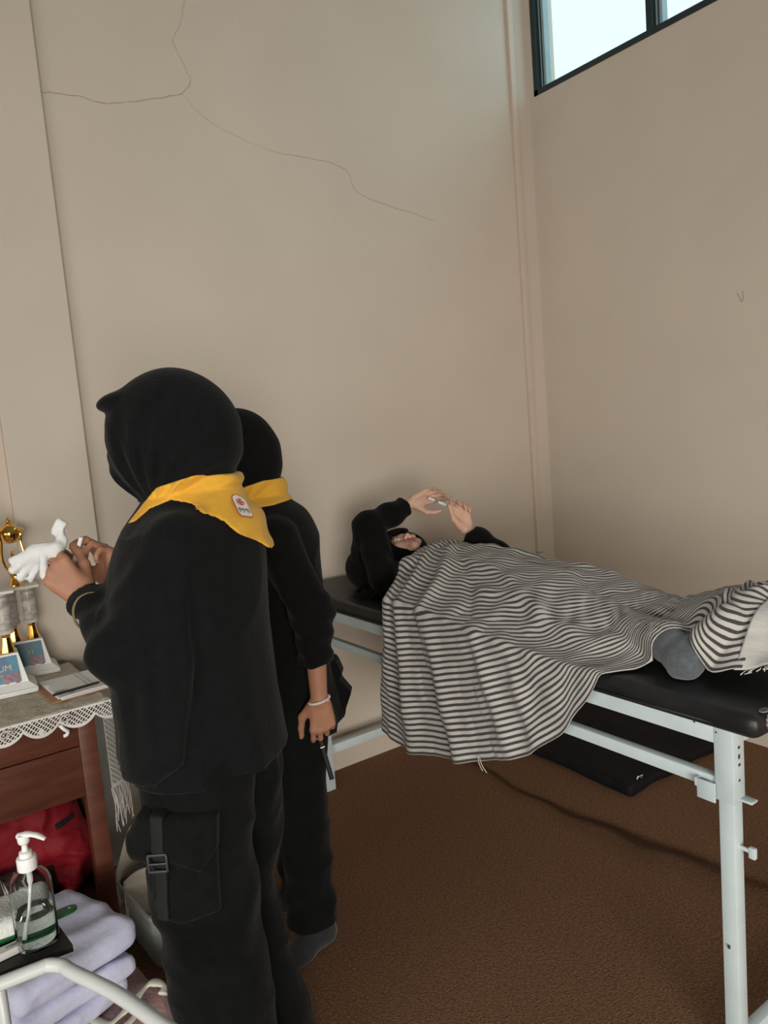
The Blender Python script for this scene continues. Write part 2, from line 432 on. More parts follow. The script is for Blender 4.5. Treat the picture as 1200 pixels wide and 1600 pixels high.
def sculpt(fn, lo, hi, h, relax=2, margin=0.02, keep_largest=True):
    """surface-net mesh of fn(P) = 0"""
    B = 8
    lo = np.asarray(lo, float); hi = np.asarray(hi, float)
    nb = np.maximum(np.ceil((hi-lo)/(h*B)).astype(int), 1)
    n = nb*B+1
    bx, by, bz = np.meshgrid(*[np.arange(k) for k in nb], indexing='ij')
    bi = np.stack([bx.ravel(), by.ravel(), bz.ravel()], 1)
    d = fn(lo+(bi+0.5)*B*h)
    V = np.empty(tuple(n), np.float32)
    Vb = np.where(d > 0, 1.0, -1.0).reshape(nb).astype(np.float32)
    V[:-1, :-1, :-1] = Vb.repeat(B, 0).repeat(B, 1).repeat(B, 2)
    V[-1] = 1; V[:, -1] = 1; V[:, :, -1] = 1
    kb = bi[np.abs(d) < h*B*0.87*1.25+margin]
    loc = np.stack(np.meshgrid(*[np.arange(B)]*3, indexing='ij'), -1).reshape(-1, 3)
    cells = []
    for i in range(0, len(kb), 600):
        idx = (kb[i:i+600, None, :]*B+loc[None]).reshape(-1, 3)
        V[idx[:, 0], idx[:, 1], idx[:, 2]] = fn(lo+idx*h)
        cells.append(idx)
    cells = np.concatenate(cells)
    cells = cells[(cells < n-1).all(1)]
    corner = np.array([[i, j, k] for i in (0, 1) for j in (0, 1) for k in (0, 1)])
    val = np.stack([V[cells[:, 0]+c[0], cells[:, 1]+c[1], cells[:, 2]+c[2]] for c in corner], 1)
    s = val < 0
    act = s.any(1) & ~s.all(1)
    cells = cells[act]; val = val[act]; s = s[act]
    acc = np.zeros((len(cells), 3)); cnt = np.zeros(len(cells))
    for a in range(8):
        for b in range(a+1, 8):
            if np.abs(corner[a]-corner[b]).sum() != 1: continue
            m = s[:, a] != s[:, b]
            t = val[m, a]/(val[m, a]-val[m, b])
            acc[m] += corner[a]+(corner[b]-corner[a])*t[:, None]; cnt[m] += 1
    verts = lo+(cells+acc/cnt[:, None])*h
    ID = np.full(tuple(n), -1, np.int32)
    ID[cells[:, 0], cells[:, 1], cells[:, 2]] = np.arange(len(cells))
    F = []
    for ax in range(3):
        e = np.zeros(3, int); e[ax] = 1
        u = np.zeros(3, int); u[(ax+1) % 3] = 1
        w = np.zeros(3, int); w[(ax+2) % 3] = 1
        m = (s[:, 0] != s[:, [4, 2, 1][ax]]) & (cells[:, (ax+1) % 3] > 0) & (cells[:, (ax+2) % 3] > 0)
        c = cells[m]; neg = s[m, 0]
        q = [ID[tuple((c-o).T)] for o in (0*e, u, u+w, w)]
        q = np.stack(q, 1)
        q = np.where(neg[:, None], q, q[:, ::-1])
        F.append(q[(q >= 0).all(1)])
    F = np.concatenate(F)
    if keep_largest and len(F):
        lab = np.arange(len(verts))
        E = np.concatenate([F[:, [0, 1]], F[:, [1, 2]], F[:, [2, 3]], F[:, [3, 0]]])
        while True:
            m = np.minimum(lab[E[:, 0]], lab[E[:, 1]]); old = lab.copy()
            np.minimum.at(lab, E[:, 0], m); np.minimum.at(lab, E[:, 1], m)
            lab = lab[lab]
            if (lab == old).all(): break
        k = np.bincount(lab).argmax()
        ok = lab == k
        new = np.cumsum(ok)-1
        F = new[F[ok[F].all(1)]]; verts = verts[ok]
    E = np.concatenate([F[:, [0, 1]], F[:, [1, 2]], F[:, [2, 3]], F[:, [3, 0]]])
    for _ in range(relax):
        sm = np.zeros_like(verts); c = np.zeros(len(verts))
        for k in range(3):
            sm[:, k] = np.bincount(E[:, 0], verts[E[:, 1], k], len(verts))+np.bincount(E[:, 1], verts[E[:, 0], k], len(verts))
        c = np.bincount(E[:, 0], minlength=len(verts))+np.bincount(E[:, 1], minlength=len(verts))
        verts = verts*0.5+0.5*sm/np.maximum(c, 1)[:, None]
    return verts, F

def bvh(V, F): return BVHTree.FromPolygons([tuple(v) for v in V], [tuple(map(int, f)) for f in F])

def rot_about(v, axis, ang):
    axis = unit(axis); v = np.asarray(v, float)
    return v*math.cos(ang)+np.cross(axis, v)*math.sin(ang)+axis*(axis @ v)*(1-math.cos(ang))

def hand_joints(w, u, n, side, curls, spread=0.06, thumb=None, s=1.0):
    """w wrist, u along the fingers, n out of the palm, side towards the thumb; curls per finger (index..little)"""
    w = np.asarray(w, float); u = unit(u); n = np.asarray(n, float); n = unit(n-u*(u @ n)); side = np.asarray(side, float)
    side = unit(side-u*(u @ side)-n*(n @ side))
    off = [0.027, 0.0085, -0.0105, -0.028]; adv = [0.088, 0.092, 0.087, 0.078]; ln = [0.068, 0.076, 0.070, 0.055]
    fan = [1.3, 0.3, -0.6, -1.6]
    out = []
    for i in range(4):
        p = w+s*(u*adv[i]+side*off[i]-n*0.002)
        d = rot_about(u, n, 0) ; d = unit(u+side*spread*fan[i])
        axis = np.cross(d, n)
        chain = [p]; a = 0
        for k, fr in enumerate((0.48, 0.29, 0.23)):
            a += curls[i][k]
            dd = unit(d*math.cos(a)+n*math.sin(a))
            p = p+dd*ln[i]*fr*s; chain.append(p)
        out.append(chain)
    if thumb is None: thumb = [(0.62, 0.70, 0.35), (0.85, 0.40, 0.35), (0.92, 0.25, 0.30)]
    p = w+s*(u*0.022+side*0.022+n*0.010); ch = [p]
    for (a, b, c), L in zip(thumb, (0.044, 0.034, 0.027)):
        p = p+unit(u*a+side*b+n*c)*L*s; ch.append(p)
    return dict(w=w, u=u, n=n, side=side, f=out, t=ch, s=s)

def hand_sdf(P, H):
    s = H['s']; w, u, n, sd = H['w'], H['u'], H['n'], H['side']
    palm = None
    for i, ch in enumerate(H['f']):
        a = w+s*(u*0.012+sd*(0.012, 0.004, -0.004, -0.012)[i])
        c = cone(P, a, ch[0], 0.0145*s, 0.0105*s)
        palm = c if palm is None else smin(palm, c, 0.012*s)
    palm = smin(palm, cone(P, H['t'][0], H['t'][1], 0.0165*s, 0.0115*s), 0.014*s)
    palm = smin(palm, cone(P, w+s*(u*0.02-sd*0.020+n*0.006), w+s*(u*0.06-sd*0.026+n*0.004), 0.012*s, 0.010*s), 0.012*s)
    d = palm
    for i, ch in enumerate(H['f']):
        r = (0.0084, 0.0086, 0.0080, 0.0072)[i]*s
        f = cone(P, ch[0], ch[1], r*1.12, r)
        f = smin(f, cone(P, ch[1], ch[2], r*1.0, r*0.92), 0.003)
        f = smin(f, cone(P, ch[2], ch[3], r*0.92, r*0.78), 0.003)
        base = smin(palm, f, 0.006*s)
        d = np.minimum(d, base)
    t = H['t']
    f = smin(cone(P, t[1], t[2], 0.0108*s, 0.0095*s), cone(P, t[2], t[3], 0.0095*s, 0.0078*s), 0.004)
    return np.minimum(d, smin(palm, f, 0.008*s))

def hand_group(P, H):
    c = H['w']+H['u']*0.085*H['s']
    return near(P, c, 0.165*H['s'], lambda Q: hand_sdf(Q, H))

def nails(H, parent, world):
    for ch, r in list(zip(H['f'], (0.0066, 0.0067, 0.0062, 0.0056)))+[(H['t'], 0.0074)]:
        d = unit(ch[3]-ch[2]); back = -H['n'] if ch is not H['t'] else unit(H['side']*0.6-H['n']*0.6)
        back = unit(back-d*(d @ back)); sd = np.cross(d, back)
        s = H['s']; c = ch[3]-d*0.001+back*r*s*0.90
        V = []; F = []
        for i in range(5):
            for j in range(5):
                a = (i/4-0.5)*2; b = (j/4-0.5)*2
                V.append(c+d*a*0.0058*s+sd*b*0.0046*s*(1-0.15*max(a, 0))-back*(b*b*0.0016+max(a, 0)**2*0.001)*s)
        F = [(i*5+j, (i+1)*5+j, (i+1)*5+j+1, i*5+j+1) for i in range(4) for j in range(4)]
        mk('fingernail', V, F, NAIL, parent, True, world)

def head_sdf(P, c, f, u, s=1.0):
    f = unit(f); u = unit(np.asarray(u, float)-f*(f @ np.asarray(u, float))); l = np.cross(u, f)
    Q = (P-np.asarray(c, float)) @ np.stack([l, f, u], 1)/s
    d = ell(Q, (0, -0.012, 0.028), (0.073, 0.094, 0.090))
    d = smin(d, ell(Q, (0, 0.022, -0.042), (0.055, 0.060, 0.058)), 0.03)
    d = smin(d, cone(Q, (0, 0.072, -0.083), (0, 0.074, -0.080), 0.016), 0.022)
    d = smin(d, cone(Q, (-0.028, 0.074, 0.028), (0.028, 0.074, 0.028), 0.012), 0.02)
    for k in (-1, 1):
        d = smin(d, ell(Q, (k*0.040, 0.056, -0.022), (0.022, 0.022, 0.026)), 0.018)
        d = smax(d, -ell(Q, (k*0.032, 0.096, 0.006), (0.017, 0.016, 0.010)), 0.012)
    d = smin(d, cone(Q, (0, 0.080, 0.010), (0, 0.101, -0.024), 0.0065, 0.0095), 0.010)
    for k in (-1, 1):
        d = smin(d, cone(Q, (k*0.010, 0.090, -0.027), (k*0.011, 0.093, -0.026), 0.0065), 0.006)
        d = smax(d, -cone(Q, (k*0.006, 0.100, -0.036), (k*0.006, 0.096, -0.030), 0.0028), 0.003)
        # eyelids
        lid = np.abs(ell(Q, (k*0.032, 0.078, 0.005), (0.0165, 0.0135, 0.0125)))-0.0012
        gap = ell(Q, (k*0.032, 0.094, 0.004), (0.0145, 0.012, 0.0052))
        d = smin(d, smax(lid, -gap, 0.002), 0.004)
    d = smin(d, ell(Q, (0, 0.083, -0.048), (0.022, 0.009, 0.0055)), 0.006)
    d = smin(d, ell(Q, (0, 0.081, -0.058), (0.018, 0.009, 0.0060)), 0.006)
    d = smax(d, -cone(Q, (-0.018, 0.094, -0.0530), (0.018, 0.094, -0.0530), 0.0022), 0.004)
    return d*s

def face_parts(parent, c, f, u, world=True, s=1.0):
    """eyes (with iris), brows and lips, laid on the head of head_sdf"""
    f = unit(f); u = unit(np.asarray(u, float)-f*(f @ np.asarray(u, float))); l = np.cross(u, f); c = np.asarray(c, float)
    T = lambda p: c+s*(l*p[0]+f*p[1]+u*p[2])
    for k in (-1, 1):
        g = Geo(); n = 16
        M = Matrix((l, f, u)).transposed()
        prof = [(0.0118*math.sin(a)*s+1e-5, -0.0118*math.cos(a)*s) for a in np.linspace(0.02, math.pi-0.02, 14)]
        M2 = Matrix((l, np.cross(f, l), f)).transposed()
        g.lathe(prof, T((k*0.032, 0.0785, 0.005)), 20, M=M2)
        eye = g.make('eye', EYEW, parent, True, world)
        g = Geo()
        prof = [(0.0119*math.sin(a)*s+1e-5, -0.0121*math.cos(a)*s) for a in np.linspace(math.pi-0.5, math.pi-0.02, 6)]
        g.lathe(prof, T((k*0.032, 0.0787, 0.005)), 20, M=M2)
        g.make('iris', IRIS, eye, True, world)
        g = Geo()
        pts = [T((k*x, y, z)) for x, y, z in ((0.013, 0.0905, 0.022), (0.024, 0.0890, 0.0265), (0.036, 0.082, 0.0275), (0.047, 0.071, 0.023))]
        g.tube(catmull(pts, 12), [0.0016]+[0.0030]*8+[0.0022, 0.0014, 0.0008], 8, flat=0.6)
        g.make('eyebrow', BROW, parent, True, world)
    def lipf(P):
        Q = (P-c) @ np.stack([l, f, u], 1)/s
        d = smin(ell(Q, (0, 0.0838, -0.0482), (0.0225, 0.0095, 0.0056)), ell(Q, (0, 0.0820, -0.0585), (0.0190, 0.0098, 0.0064)), 0.002)
        d = smax(d, -cone(Q, (-0.02, 0.0955, -0.0530), (0.02, 0.0955, -0.0530), 0.0020), 0.002)
        return np.maximum(d, 0.083-Q[:, 1])*s
    cc = T((0, 0.085, -0.053))
    V, F = sculpt(lipf, cc-0.032, cc+0.032, 0.0014, 1)
    mk('lips', V, F, LIPS, parent, True, world)

# ------------------------------------------------------------------ the room
RX0, RY0, RZ = -6.0, -7.0, 4.0          # corner of back and right wall at x = 0, y = 0
def struct(o): o['kind'] = 'structure'; return o

# carpet: one sheet, with a low ridge where two lengths meet under the bed
RYS = [-2.4, -1.95, -1.58, -1.25, -0.985, -0.767, -0.55, -0.37, -0.1]
RXS = [-0.90, -0.915, -0.946, -0.996, -1.024, -1.038, -1.020, -0.991, -0.97]
def carpet_z(x, y):
    xr = np.interp(y, RYS, RXS)
    k = np.interp(y, [-2.4, -1.7, -1.25, -0.8, -0.3, -0.1], [0.2, 0.9, 1.3, 0.7, 0.35, 0.1])
    w = 0.014+0.016*k
    return 0.005*k*math.exp(-((x-xr)/w)**2)
xs = np.concatenate([np.linspace(RX0-0.1, -1.20, 12), np.linspace(-1.19, -0.82, 75), np.linspace(-0.80, 0.1, 6)])
ys = np.concatenate([np.linspace(RY0-0.1, -2.6, 10), np.linspace(-2.5, 0.1, 110)])
V = [(x, y, carpet_z(x, y)) for x in xs for y in ys]
F = [(i*len(ys)+j, (i+1)*len(ys)+j, (i+1)*len(ys)+j+1, i*len(ys)+j+1) for i in range(len(xs)-1) for j in range(len(ys)-1)]
def crease_shade(x, y):  # shadow line along the ridge, painted into the carpet colour
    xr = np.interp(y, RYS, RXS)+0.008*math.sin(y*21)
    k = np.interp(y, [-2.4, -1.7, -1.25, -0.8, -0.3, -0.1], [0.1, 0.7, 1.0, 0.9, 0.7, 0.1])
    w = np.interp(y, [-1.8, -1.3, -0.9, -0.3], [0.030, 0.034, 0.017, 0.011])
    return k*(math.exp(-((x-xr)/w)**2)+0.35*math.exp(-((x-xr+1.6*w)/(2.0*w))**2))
struct(mk('floor', V, F, CARPET, attr={'painted_shade': [crease_shade(v[0], v[1]) for v in V]}))
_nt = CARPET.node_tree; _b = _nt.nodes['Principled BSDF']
_at = _nt.nodes.new('ShaderNodeAttribute'); _at.attribute_name = 'painted_shade'
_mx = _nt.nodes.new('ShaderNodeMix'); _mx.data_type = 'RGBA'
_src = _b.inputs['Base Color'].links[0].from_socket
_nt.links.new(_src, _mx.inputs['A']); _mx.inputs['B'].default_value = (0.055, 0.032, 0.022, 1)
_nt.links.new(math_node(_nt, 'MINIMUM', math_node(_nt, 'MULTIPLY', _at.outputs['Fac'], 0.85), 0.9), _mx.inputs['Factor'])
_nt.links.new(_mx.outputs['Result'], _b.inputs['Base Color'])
struct(Geo().box((RX0-0.2, RY0-0.2, RZ), (0.2, 0.2, RZ+0.1)).make('ceiling', CEIL))

wb = struct(Geo().box((RX0-0.2, 0, -0.05), (0.2, 0.2, RZ)).make('wall_back', WALL))
def crack(pts, w, name='crack'):
    P = catmull(pts, len(pts)*5); r = random.Random(len(pts))
    V = []; F = []
    for i, p in enumerate(P):
        x, z = p[0]+r.uniform(-.004, .004), p[1]+r.uniform(-.004, .004)
        t = P[min(i+1, len(P)-1)]-P[max(i-1, 0)]; nrm = np.array([-t[1], t[0]])/max(np.linalg.norm(t), 1e-6)
        ww = w*r.uniform(0.4, 1.1)
        V += [(x+nrm[0]*ww, -0.0012, z+nrm[1]*ww), (x-nrm[0]*ww, -0.0012, z-nrm[1]*ww)]
        if i: F.append((2*i-2, 2*i-1, 2*i+1, 2*i))
    mk(name, V, F, CRACK, wb, False)
crack([(-2.390, 2.746), (-2.289, 2.752), (-2.147, 2.745), (-2.027, 2.779), (-1.875, 2.826), (-1.836, 2.879)], 0.0016)
crack([(-1.836, 2.879), (-1.862, 2.943), (-1.892, 3.005), (-1.852, 3.069), (-1.831, 3.164)], 0.0010)
crack([(-1.875, 2.826), (-1.80, 2.75), (-1.64, 2.69), (-1.502, 2.658)], 0.0007)
crack([(-1.502, 2.658), (-1.291, 2.653), (-1.165, 2.628), (-1.108, 2.541), (-0.904, 2.49), (-0.683, 2.451)], 0.0011)

# right wall with the clerestory opening
WY0, WY1, WZ0, WZ1 = -5.2, -0.035, 3.10, 3.78
g = Geo()
g.box((0, RY0-0.2, -0.05), (0.15, 0.0, WZ0)).box((0, RY0-0.2, WZ1), (0.15, 0.0, RZ))
g.box((0, WY1, WZ0), (0.15, 0.0, WZ1)).box((0, RY0-0.2, WZ0), (0.15, WY0, WZ1))
struct(g.make('wall_right', WALL))
# left wall with a window, wall behind the camera with a door opening
g = Geo()
g.box((RX0-0.2, RY0-0.2, -0.05), (RX0, 0, 0.80)).box((RX0-0.2, RY0-0.2, 2.3), (RX0, 0, RZ))
g.box((RX0-0.2, RY0-0.2, 0.80), (RX0, -5.7, 2.3)).box((RX0-0.2, -2.1, 0.80), (RX0, 0, 2.3))
struct(g.make('wall_left', WALL))
g = Geo()
g.box((RX0-0.2, RY0-0.2, -0.05), (-5.7, RY0, RZ)).box((-3.5, RY0-0.2, -0.05), (0.2, RY0, RZ)).box((-5.7, RY0-0.2, 2.3), (-3.5, RY0, RZ))
struct(g.make('wall_front', WALL))
# shallow pilaster on the back wall behind the desk, cable trunking beside the corner
struct(Geo().box((-2.655, -0.035, 0), (-2.392, 0.0, RZ), 0.004).make('trim_1', WALL))
g = Geo().box((-0.142, -0.020, 0.775), (-0.108, 0.0, RZ), 0.003)
tr = struct(g.make('trim_2', CABLE))
Geo().box((-0.143, -0.0205, 0.766), (-0.107, 0.0, 0.7755), 0.002).make('shaded_end', CRACK, tr)  # darker cap: shade at the trunking's lower end put into its colour
wr_ = bpy.data.objects['wall_right']
Geo().tube(catmull([(-0.0015, -1.085, 1.945), (-0.0015, -1.096, 1.925), (-0.0015, -1.104, 1.905), (-0.0015, -1.112, 1.925), (-0.0015, -1.108, 1.950)], 14), 0.0012, 6).make('scratch', CRACK, wr_, True)
# clerestory window: dark aluminium frame, mullions, one top-hung sash per bay, glass
win = thing('window_1', None, None, (0.03, -0.035, 3.10))
win['kind'] = 'structure'
fr = Geo()
fr.box((-0.004, WY0, 3.10), (0.075, WY1, 3.128), 0.002).box((-0.004, WY0, 3.752), (0.075, WY1, 3.78), 0.002)
fr.box((-0.004, WY1-0.028, 3.10), (0.075, WY1, 3.78), 0.002).box((-0.004, WY0, 3.10), (0.075, WY0+0.03, 3.78), 0.002)
fr.make('window_frame', ALU, win)
mull = [-0.700, -1.45, -2.2, -2.95, -3.7, -4.45]
for y in mull:
    Geo().box((-0.002, y-0.030, 3.128), (0.073, y, 3.752), 0.002).make('mullion', ALU, win)
ed = [WY1-0.028]+mull+[WY0+0.03]
for i in range(len(mull)+1):
    y1 = ed[i] if i == 0 else ed[i]-0.030
    y0 = ed[i+1]
    s = Geo()
    s.box((0.022, y0+0.002, 3.130), (0.062, y0+0.010, 3.75)).box((0.022, y1-0.036, 3.130), (0.062, y1-0.002, 3.75), 0.003)
    s.box((0.030, y0+0.010, 3.130), (0.062, y1-0.036, 3.136)).box((0.030, y0+0.010, 3.744), (0.062, y1-0.036, 3.75))
    so = s.make('sash', SASH, win)
    Geo().box((0.020, y1-0.022, 3.130), (0.064, y1-0.016, 3.75)).make('sash_gasket', ALU, so)
    Geo().box((0.044, y0+0.008, 3.134), (0.048, y1-0.034, 3.746)).make('pane', GLASS, so)

# ------------------------------------------------------------------ examination bed
BX0, BX1 = -1.621, -1.02       # near and far side of the steel frame
BYH, BYF = -0.055, -1.985      # head and foot end
bed = thing('examination_bed', 'white steel examination bed with black vinyl mattress in the corner', 'bed', (-1.32, -1.02, 0))
def rail(name, a, b, w=0.0, **k): return auto_smooth(Geo().box(a, b, 0.003).make(name, STEEL, bed))
for nm, x in (('side_rail', BX0), ('side_rail', BX1-0.04)):
    rail(nm, (x, BYF+0.04, 0.780), (x+0.040, BYH-0.04, 0.826))
for y in (BYF, BYH-0.04):
    rail('end_rail', (BX0+0.04, y, 0.782), (BX1-0.04, y+0.04, 0.824))
LZ = 0.650
for x in (BX0, BX1-0.045):
    for y in (BYF-0.004, BYH-0.095):
        foot = y < -1
        leg = Geo().box((x-0.001, y, LZ if foot else 0.0), (x+0.044, y+0.046, 0.829), 0.003)
        o = auto_smooth(leg.make('leg', STEEL, bed))
        if foot:
            lo = Geo().box((x+0.004, y+0.004, 0.0), (x+0.039, y+0.041, LZ+0.01), 0.003)
            auto_smooth(lo.make('lower_leg', STEEL, o))
            auto_smooth(Geo().box((x-0.010, y+0.040, LZ-0.006), (x-0.005, y+0.085, LZ+0.040), 0.002).box((x-0.010, y+0.0845, LZ+0.020), (x+0.03, y+0.090, LZ+0.040), 0.001).make('bracket', STEEL, o))
            auto_smooth(Geo().box((x+0.02, y-0.028, LZ+0.004), (x+0.045, y+0.002, LZ+0.010), 0.002).make('stop_plate', STEEL, o))
            if x < -1.3:
                sc_ = Geo().tube([(x+0.022, y+0.004, 0.545), (x+0.022, y-0.020, 0.545)], 0.005, 10)
                sc_.box((x+0.016, y-0.034, 0.530), (x+0.028, y-0.018, 0.556), 0.003)
                auto_smooth(sc_.make('wing_screw', STEEL, o))
                for (b, c, d_) in ((0.010, 0.812, 0.016), (0.022, 0.775, 0.006), (0.020, 0.752, 0.010), (0.023, 0.735, 0.006), (0.018, 0.70, 0.005)):
                    Geo().box((x+0.018, y-0.0008, c), (x+0.018+b*0.35, y+0.001, c+d_)).make('paint_chip', CHIP, o)
                Geo().box((x+0.030, y-0.0012, 0.8275), (x+0.0445, y+0.009, 0.8298)).make('paint_chip', CHIP, o)
                Geo().box((x-0.0018, y+0.020, 0.30), (x, y+0.026, 0.308)).make('paint_chip', CHIP, o)
rail('lower_side_rail', (BX0+0.006, BYF+0.042, 0.668), (BX0+0.030, BYH-0.05, 0.700))
rail('lower_side_rail', (BX1-0.030, BYF+0.042, 0.668), (BX1-0.006, BYH-0.05, 0.700))
rail('lower_end_rail', (BX0+0.04, BYH-0.080, 0.150), (BX1-0.04, BYH-0.052, 0.188))
rail('lower_end_rail', (BX0+0.04, BYF+0.012, 0.022), (BX1-0.04, BYF+0.040, 0.058))
for y, z, s_ in ((-1.90, 0.815, .005), (-1.952, 0.806, .004), (-1.71, 0.822, .003)):
    Geo().box((BX0-0.001, y, z), (BX0+0.002, y+s_, z+s_)).make('paint_chip', CHIP, bed)
# mattress: padded slab, soft rounded edges
def mattress_sdf(P):
    d = boxd(P, (-1.325, -1.045, 0.8545), (0.331, 1.018, 0.0285), 0.022)
    sag = 0.006*np.sin(P[:, 1]*9+P[:, 0]*4)*np.exp(-((P[:, 2]-0.885)/0.03)**2)
    return d+sag*0.5
V, F = sculpt(mattress_sdf, (-1.68, -2.09, 0.81), (-0.97, 0.0, 0.90), 0.008, 1)
mt = mk('mattress', V, F, VINYL, bed)
g = Geo()
for s_ in (-1, 1):
    g.tube([(-1.648, -0.05, 0.842+0.0*s_), (-1.6585, -0.4, 0.842), (-1.6585, -1.7, 0.842), (-1.648, -2.04, 0.842)] if s_ < 0 else [(-1.64, -2.056, 0.842), (-1.4, -2.0655, 0.842), (-1.2, -2.0655, 0.842), (-1.02, -2.056, 0.842)], 0.0035, 8)
g.make('piping', VINYL, mt, True)
g = Geo()
for k in range(9):
    a = k*0.7; r = 0.012+0.008*math.sin(k*2.1)
    g.box((-1.610+0.020*math.cos(a)*0.5, -2.0655-0.0005, 0.862+0.014*math.sin(a)-0.004), (-1.603+0.020*math.cos(a)*0.5, -2.062, 0.862+0.014*math.sin(a)+0.004), 0.001)
    g.box((-1.61+0.012*math.cos(a), -2.056+0.006*math.sin(a), 0.8815), (-1.602+0.012*math.cos(a), -2.050+0.006*math.sin(a), 0.8838), 0.0005)
g.make('worn_patch', WORN, mt)

# black mat on the carpet between the bed and the right wall
def mat_sdf(P):
    d = boxd(P, (-0.425, -0.555, 0.024), (0.345, 0.49, 0.022), 0.012)
    return d+0.004*np.sin(P[:, 0]*23)*np.sin(P[:, 1]*9+1)
V, F = sculpt(mat_sdf, (-0.82, -1.09, -0.02), (-0.03, -0.02, 0.08), 0.008, 1)
o = tag(mk('floor_mat', V, F, MATBLK), 'black padded mat lying on the carpet between the bed and the right wall', 'mat')
g = Geo().tube([(-0.70, -1.02, 0.044), (-0.705, -1.03, 0.062), (-0.690, -1.04, 0.066), (-0.685, -1.03, 0.050)], 0.003, 8)
g.make('white_tag', PAPER, o, True)

# ------------------------------------------------------------------ desk with lace cloth
desk = thing('desk', 'red-brown wooden desk with drawer against the back wall', 'desk', (-3.0, -0.28, 0))
DX0, DX1, DY0, DY1 = -3.45, -2.606, -0.590, -0.060
TT = 0.798
auto_smooth(Geo().box((DX0-0.04, DY0-0.012, TT-0.026), (DX1+0.044, -0.042, TT), 0.003).make('table_top', TOPW, desk))
for x in (DX0, DX1-0.050):
    for y in (DY0, DY1-0.05):
        auto_smooth(Geo().box((x, y, 0.0), (x+0.050, y+0.05, TT-0.026), 0.003).make('leg', WOOD, desk))
dr = auto_smooth(Geo().box((DX0+0.050, DY0+0.004, 0.680), (DX1-0.050, DY0+0.022, TT-0.026), 0.002).make('drawer', WOOD, desk))
kn = Geo().tube(catmull([(-2.703, -0.590, 0.755), (-2.703, -0.609, 0.760), (-2.695, -0.615, 0.749), (-2.687, -0.613, 0.741), (-2.691, -0.611, 0.731), (-2.699, -0.609, 0.730)], 16), 0.0052, 10)
kn.make('drawer_hook', WPLAST, dr, True)
auto_smooth(Geo().box((DX0+0.050, DY0+0.006, 0.524), (DX1-0.050, DY0+0.026, 0.676), 0.002).make('apron', WOOD, desk))
auto_smooth(Geo().box((DX1-0.012, DY0+0.05, 0.07), (DX1, DY1-0.05, TT-0.026), 0.001).make('side_panel', GREY, desk))
auto_smooth(Geo().box((DX0, DY0+0.05, 0.07), (DX0+0.012, DY1-0.05, TT-0.026), 0.001).make('side_panel', GREY, desk))
auto_smooth(Geo().box((DX0+0.06, DY1-0.018, 0.06), (DX1-0.06, DY1-0.006, TT-0.026)).make('back_panel', WOODD, desk))
auto_smooth(Geo().box((DX0+0.012, DY0+0.03, 0.155), (DX1-0.012, DY1-0.02, 0.175)).make('shelf', WOODD, desk))

lace = thing('lace_tablecloth', 'white lace tablecloth with scalloped edge draped over the wooden desk', 'tablecloth', (-3.0, -0.30, 0.7985))
# flat centre of the cloth, slightly crumpled
def top_fn(u, v):
    x = -3.48+u*(DX1+0.047+3.48); y = -0.606+v*(0.606-0.105)
    z = 0.8003+0.0012*math.sin(x*40+y*25)*math.sin(y*60)+0.0010*math.sin(x*95)
    return (x, y, z)
g = Geo().grid(top_fn, 80, 40)
TOPC = mat('ecru_crochet_cloth', (0.52, 0.47, 0.385, 1), 0.9, noise=0.12, nscale=45, bump=0.6, bscale=110)
solidify(g.make('cloth_top', TOPC, lace, True), 0.0015)
def valance(name, p0, p1, drop, scal, nsc, out, wave=0.004):
    """hanging strip from p0 to p1 (top edge), scalloped bottom"""
    p0 = np.array(p0, float); p1 = np.array(p1, float); L = np.linalg.norm(p1-p0)
    nu, nv = 240, 16
    V = []; uv = []; sol = []
    for i in range(nu):
        u = i/(nu-1); s = u*L
        dd = drop+scal*(abs(math.sin(math.pi*s/L*nsc))**0.7)
        for j in range(nv):
            t = j/(nv-1); b = p0+(p1-p0)*u
            o = wave*math.sin(s*38)*t+0.004
            V.append((b[0]+out[0]*o, b[1]+out[1]*o, b[2]-dd*t+0.001))
            uv.append((s, dd*t)); sol.append(1.0 if (1-t)*dd < 0.0085 or t*dd < 0.007 or (scal == 0 and (u < 0.04 or u > 0.96)) else 0.0)
    F = [(i*nv+j, (i+1)*nv+j, (i+1)*nv+j+1, i*nv+j+1) for i in range(nu-1) for j in range(nv-1)]
    return mk(name, V, F, LACE, lace, True, uv=uv, attr={'solid': sol})
vz = 0.8005
vl = valance('lace_edge', (-3.48, -0.608, vz), (DX1+0.047, -0.608, vz), 0.030, 0.028, 9.5, (0, -1))
for cx in (-2.690, -2.845, -3.0):
    pts = [(cx+0.020*math.cos(a)*(1-a/9), -0.6195, vz-0.020+0.014*math.sin(a)*(1-a/9)) for a in np.linspace(0, 6.2, 22)]
    Geo().tube(pts, 0.0042, 8, flat=0.5).make('lace_scroll', PIPE, lace, True)
sv = valance('lace_side', (-2.590, -0.606, vz), (-2.524, -0.548, vz), 0.27, 0.0, 1, (0.7, -0.7), 0.006)
g = Geo()
for k in range(22):
    y = -0.606+k*0.0026; r = random.Random(k); L = r.uniform(0.09, 0.15)
    z0 = vz-0.268; x = -2.588+k*0.0029
    g.tube(catmull([(x, y, z0), (x+r.uniform(-.004, .008), y+r.uniform(-.01, .01), z0-L*0.4), (x+r.uniform(0, .008), y+r.uniform(-.012, .012), z0-L*0.7), (x+r.uniform(-.002, .01), y+r.uniform(-.012, .012), z0-L)], 10), 0.0013, 6)
fo = g.make('fringe', PIPE, sv, True); fo['kind'] = 'stuff'

tag(auto_smooth(Geo().box((-2.560, -0.075, 0.0), (-2.432, -0.052, 0.745), 0.002).make('grey_board', GREY)), 'grey board standing upright against the wall beside the desk', 'board')
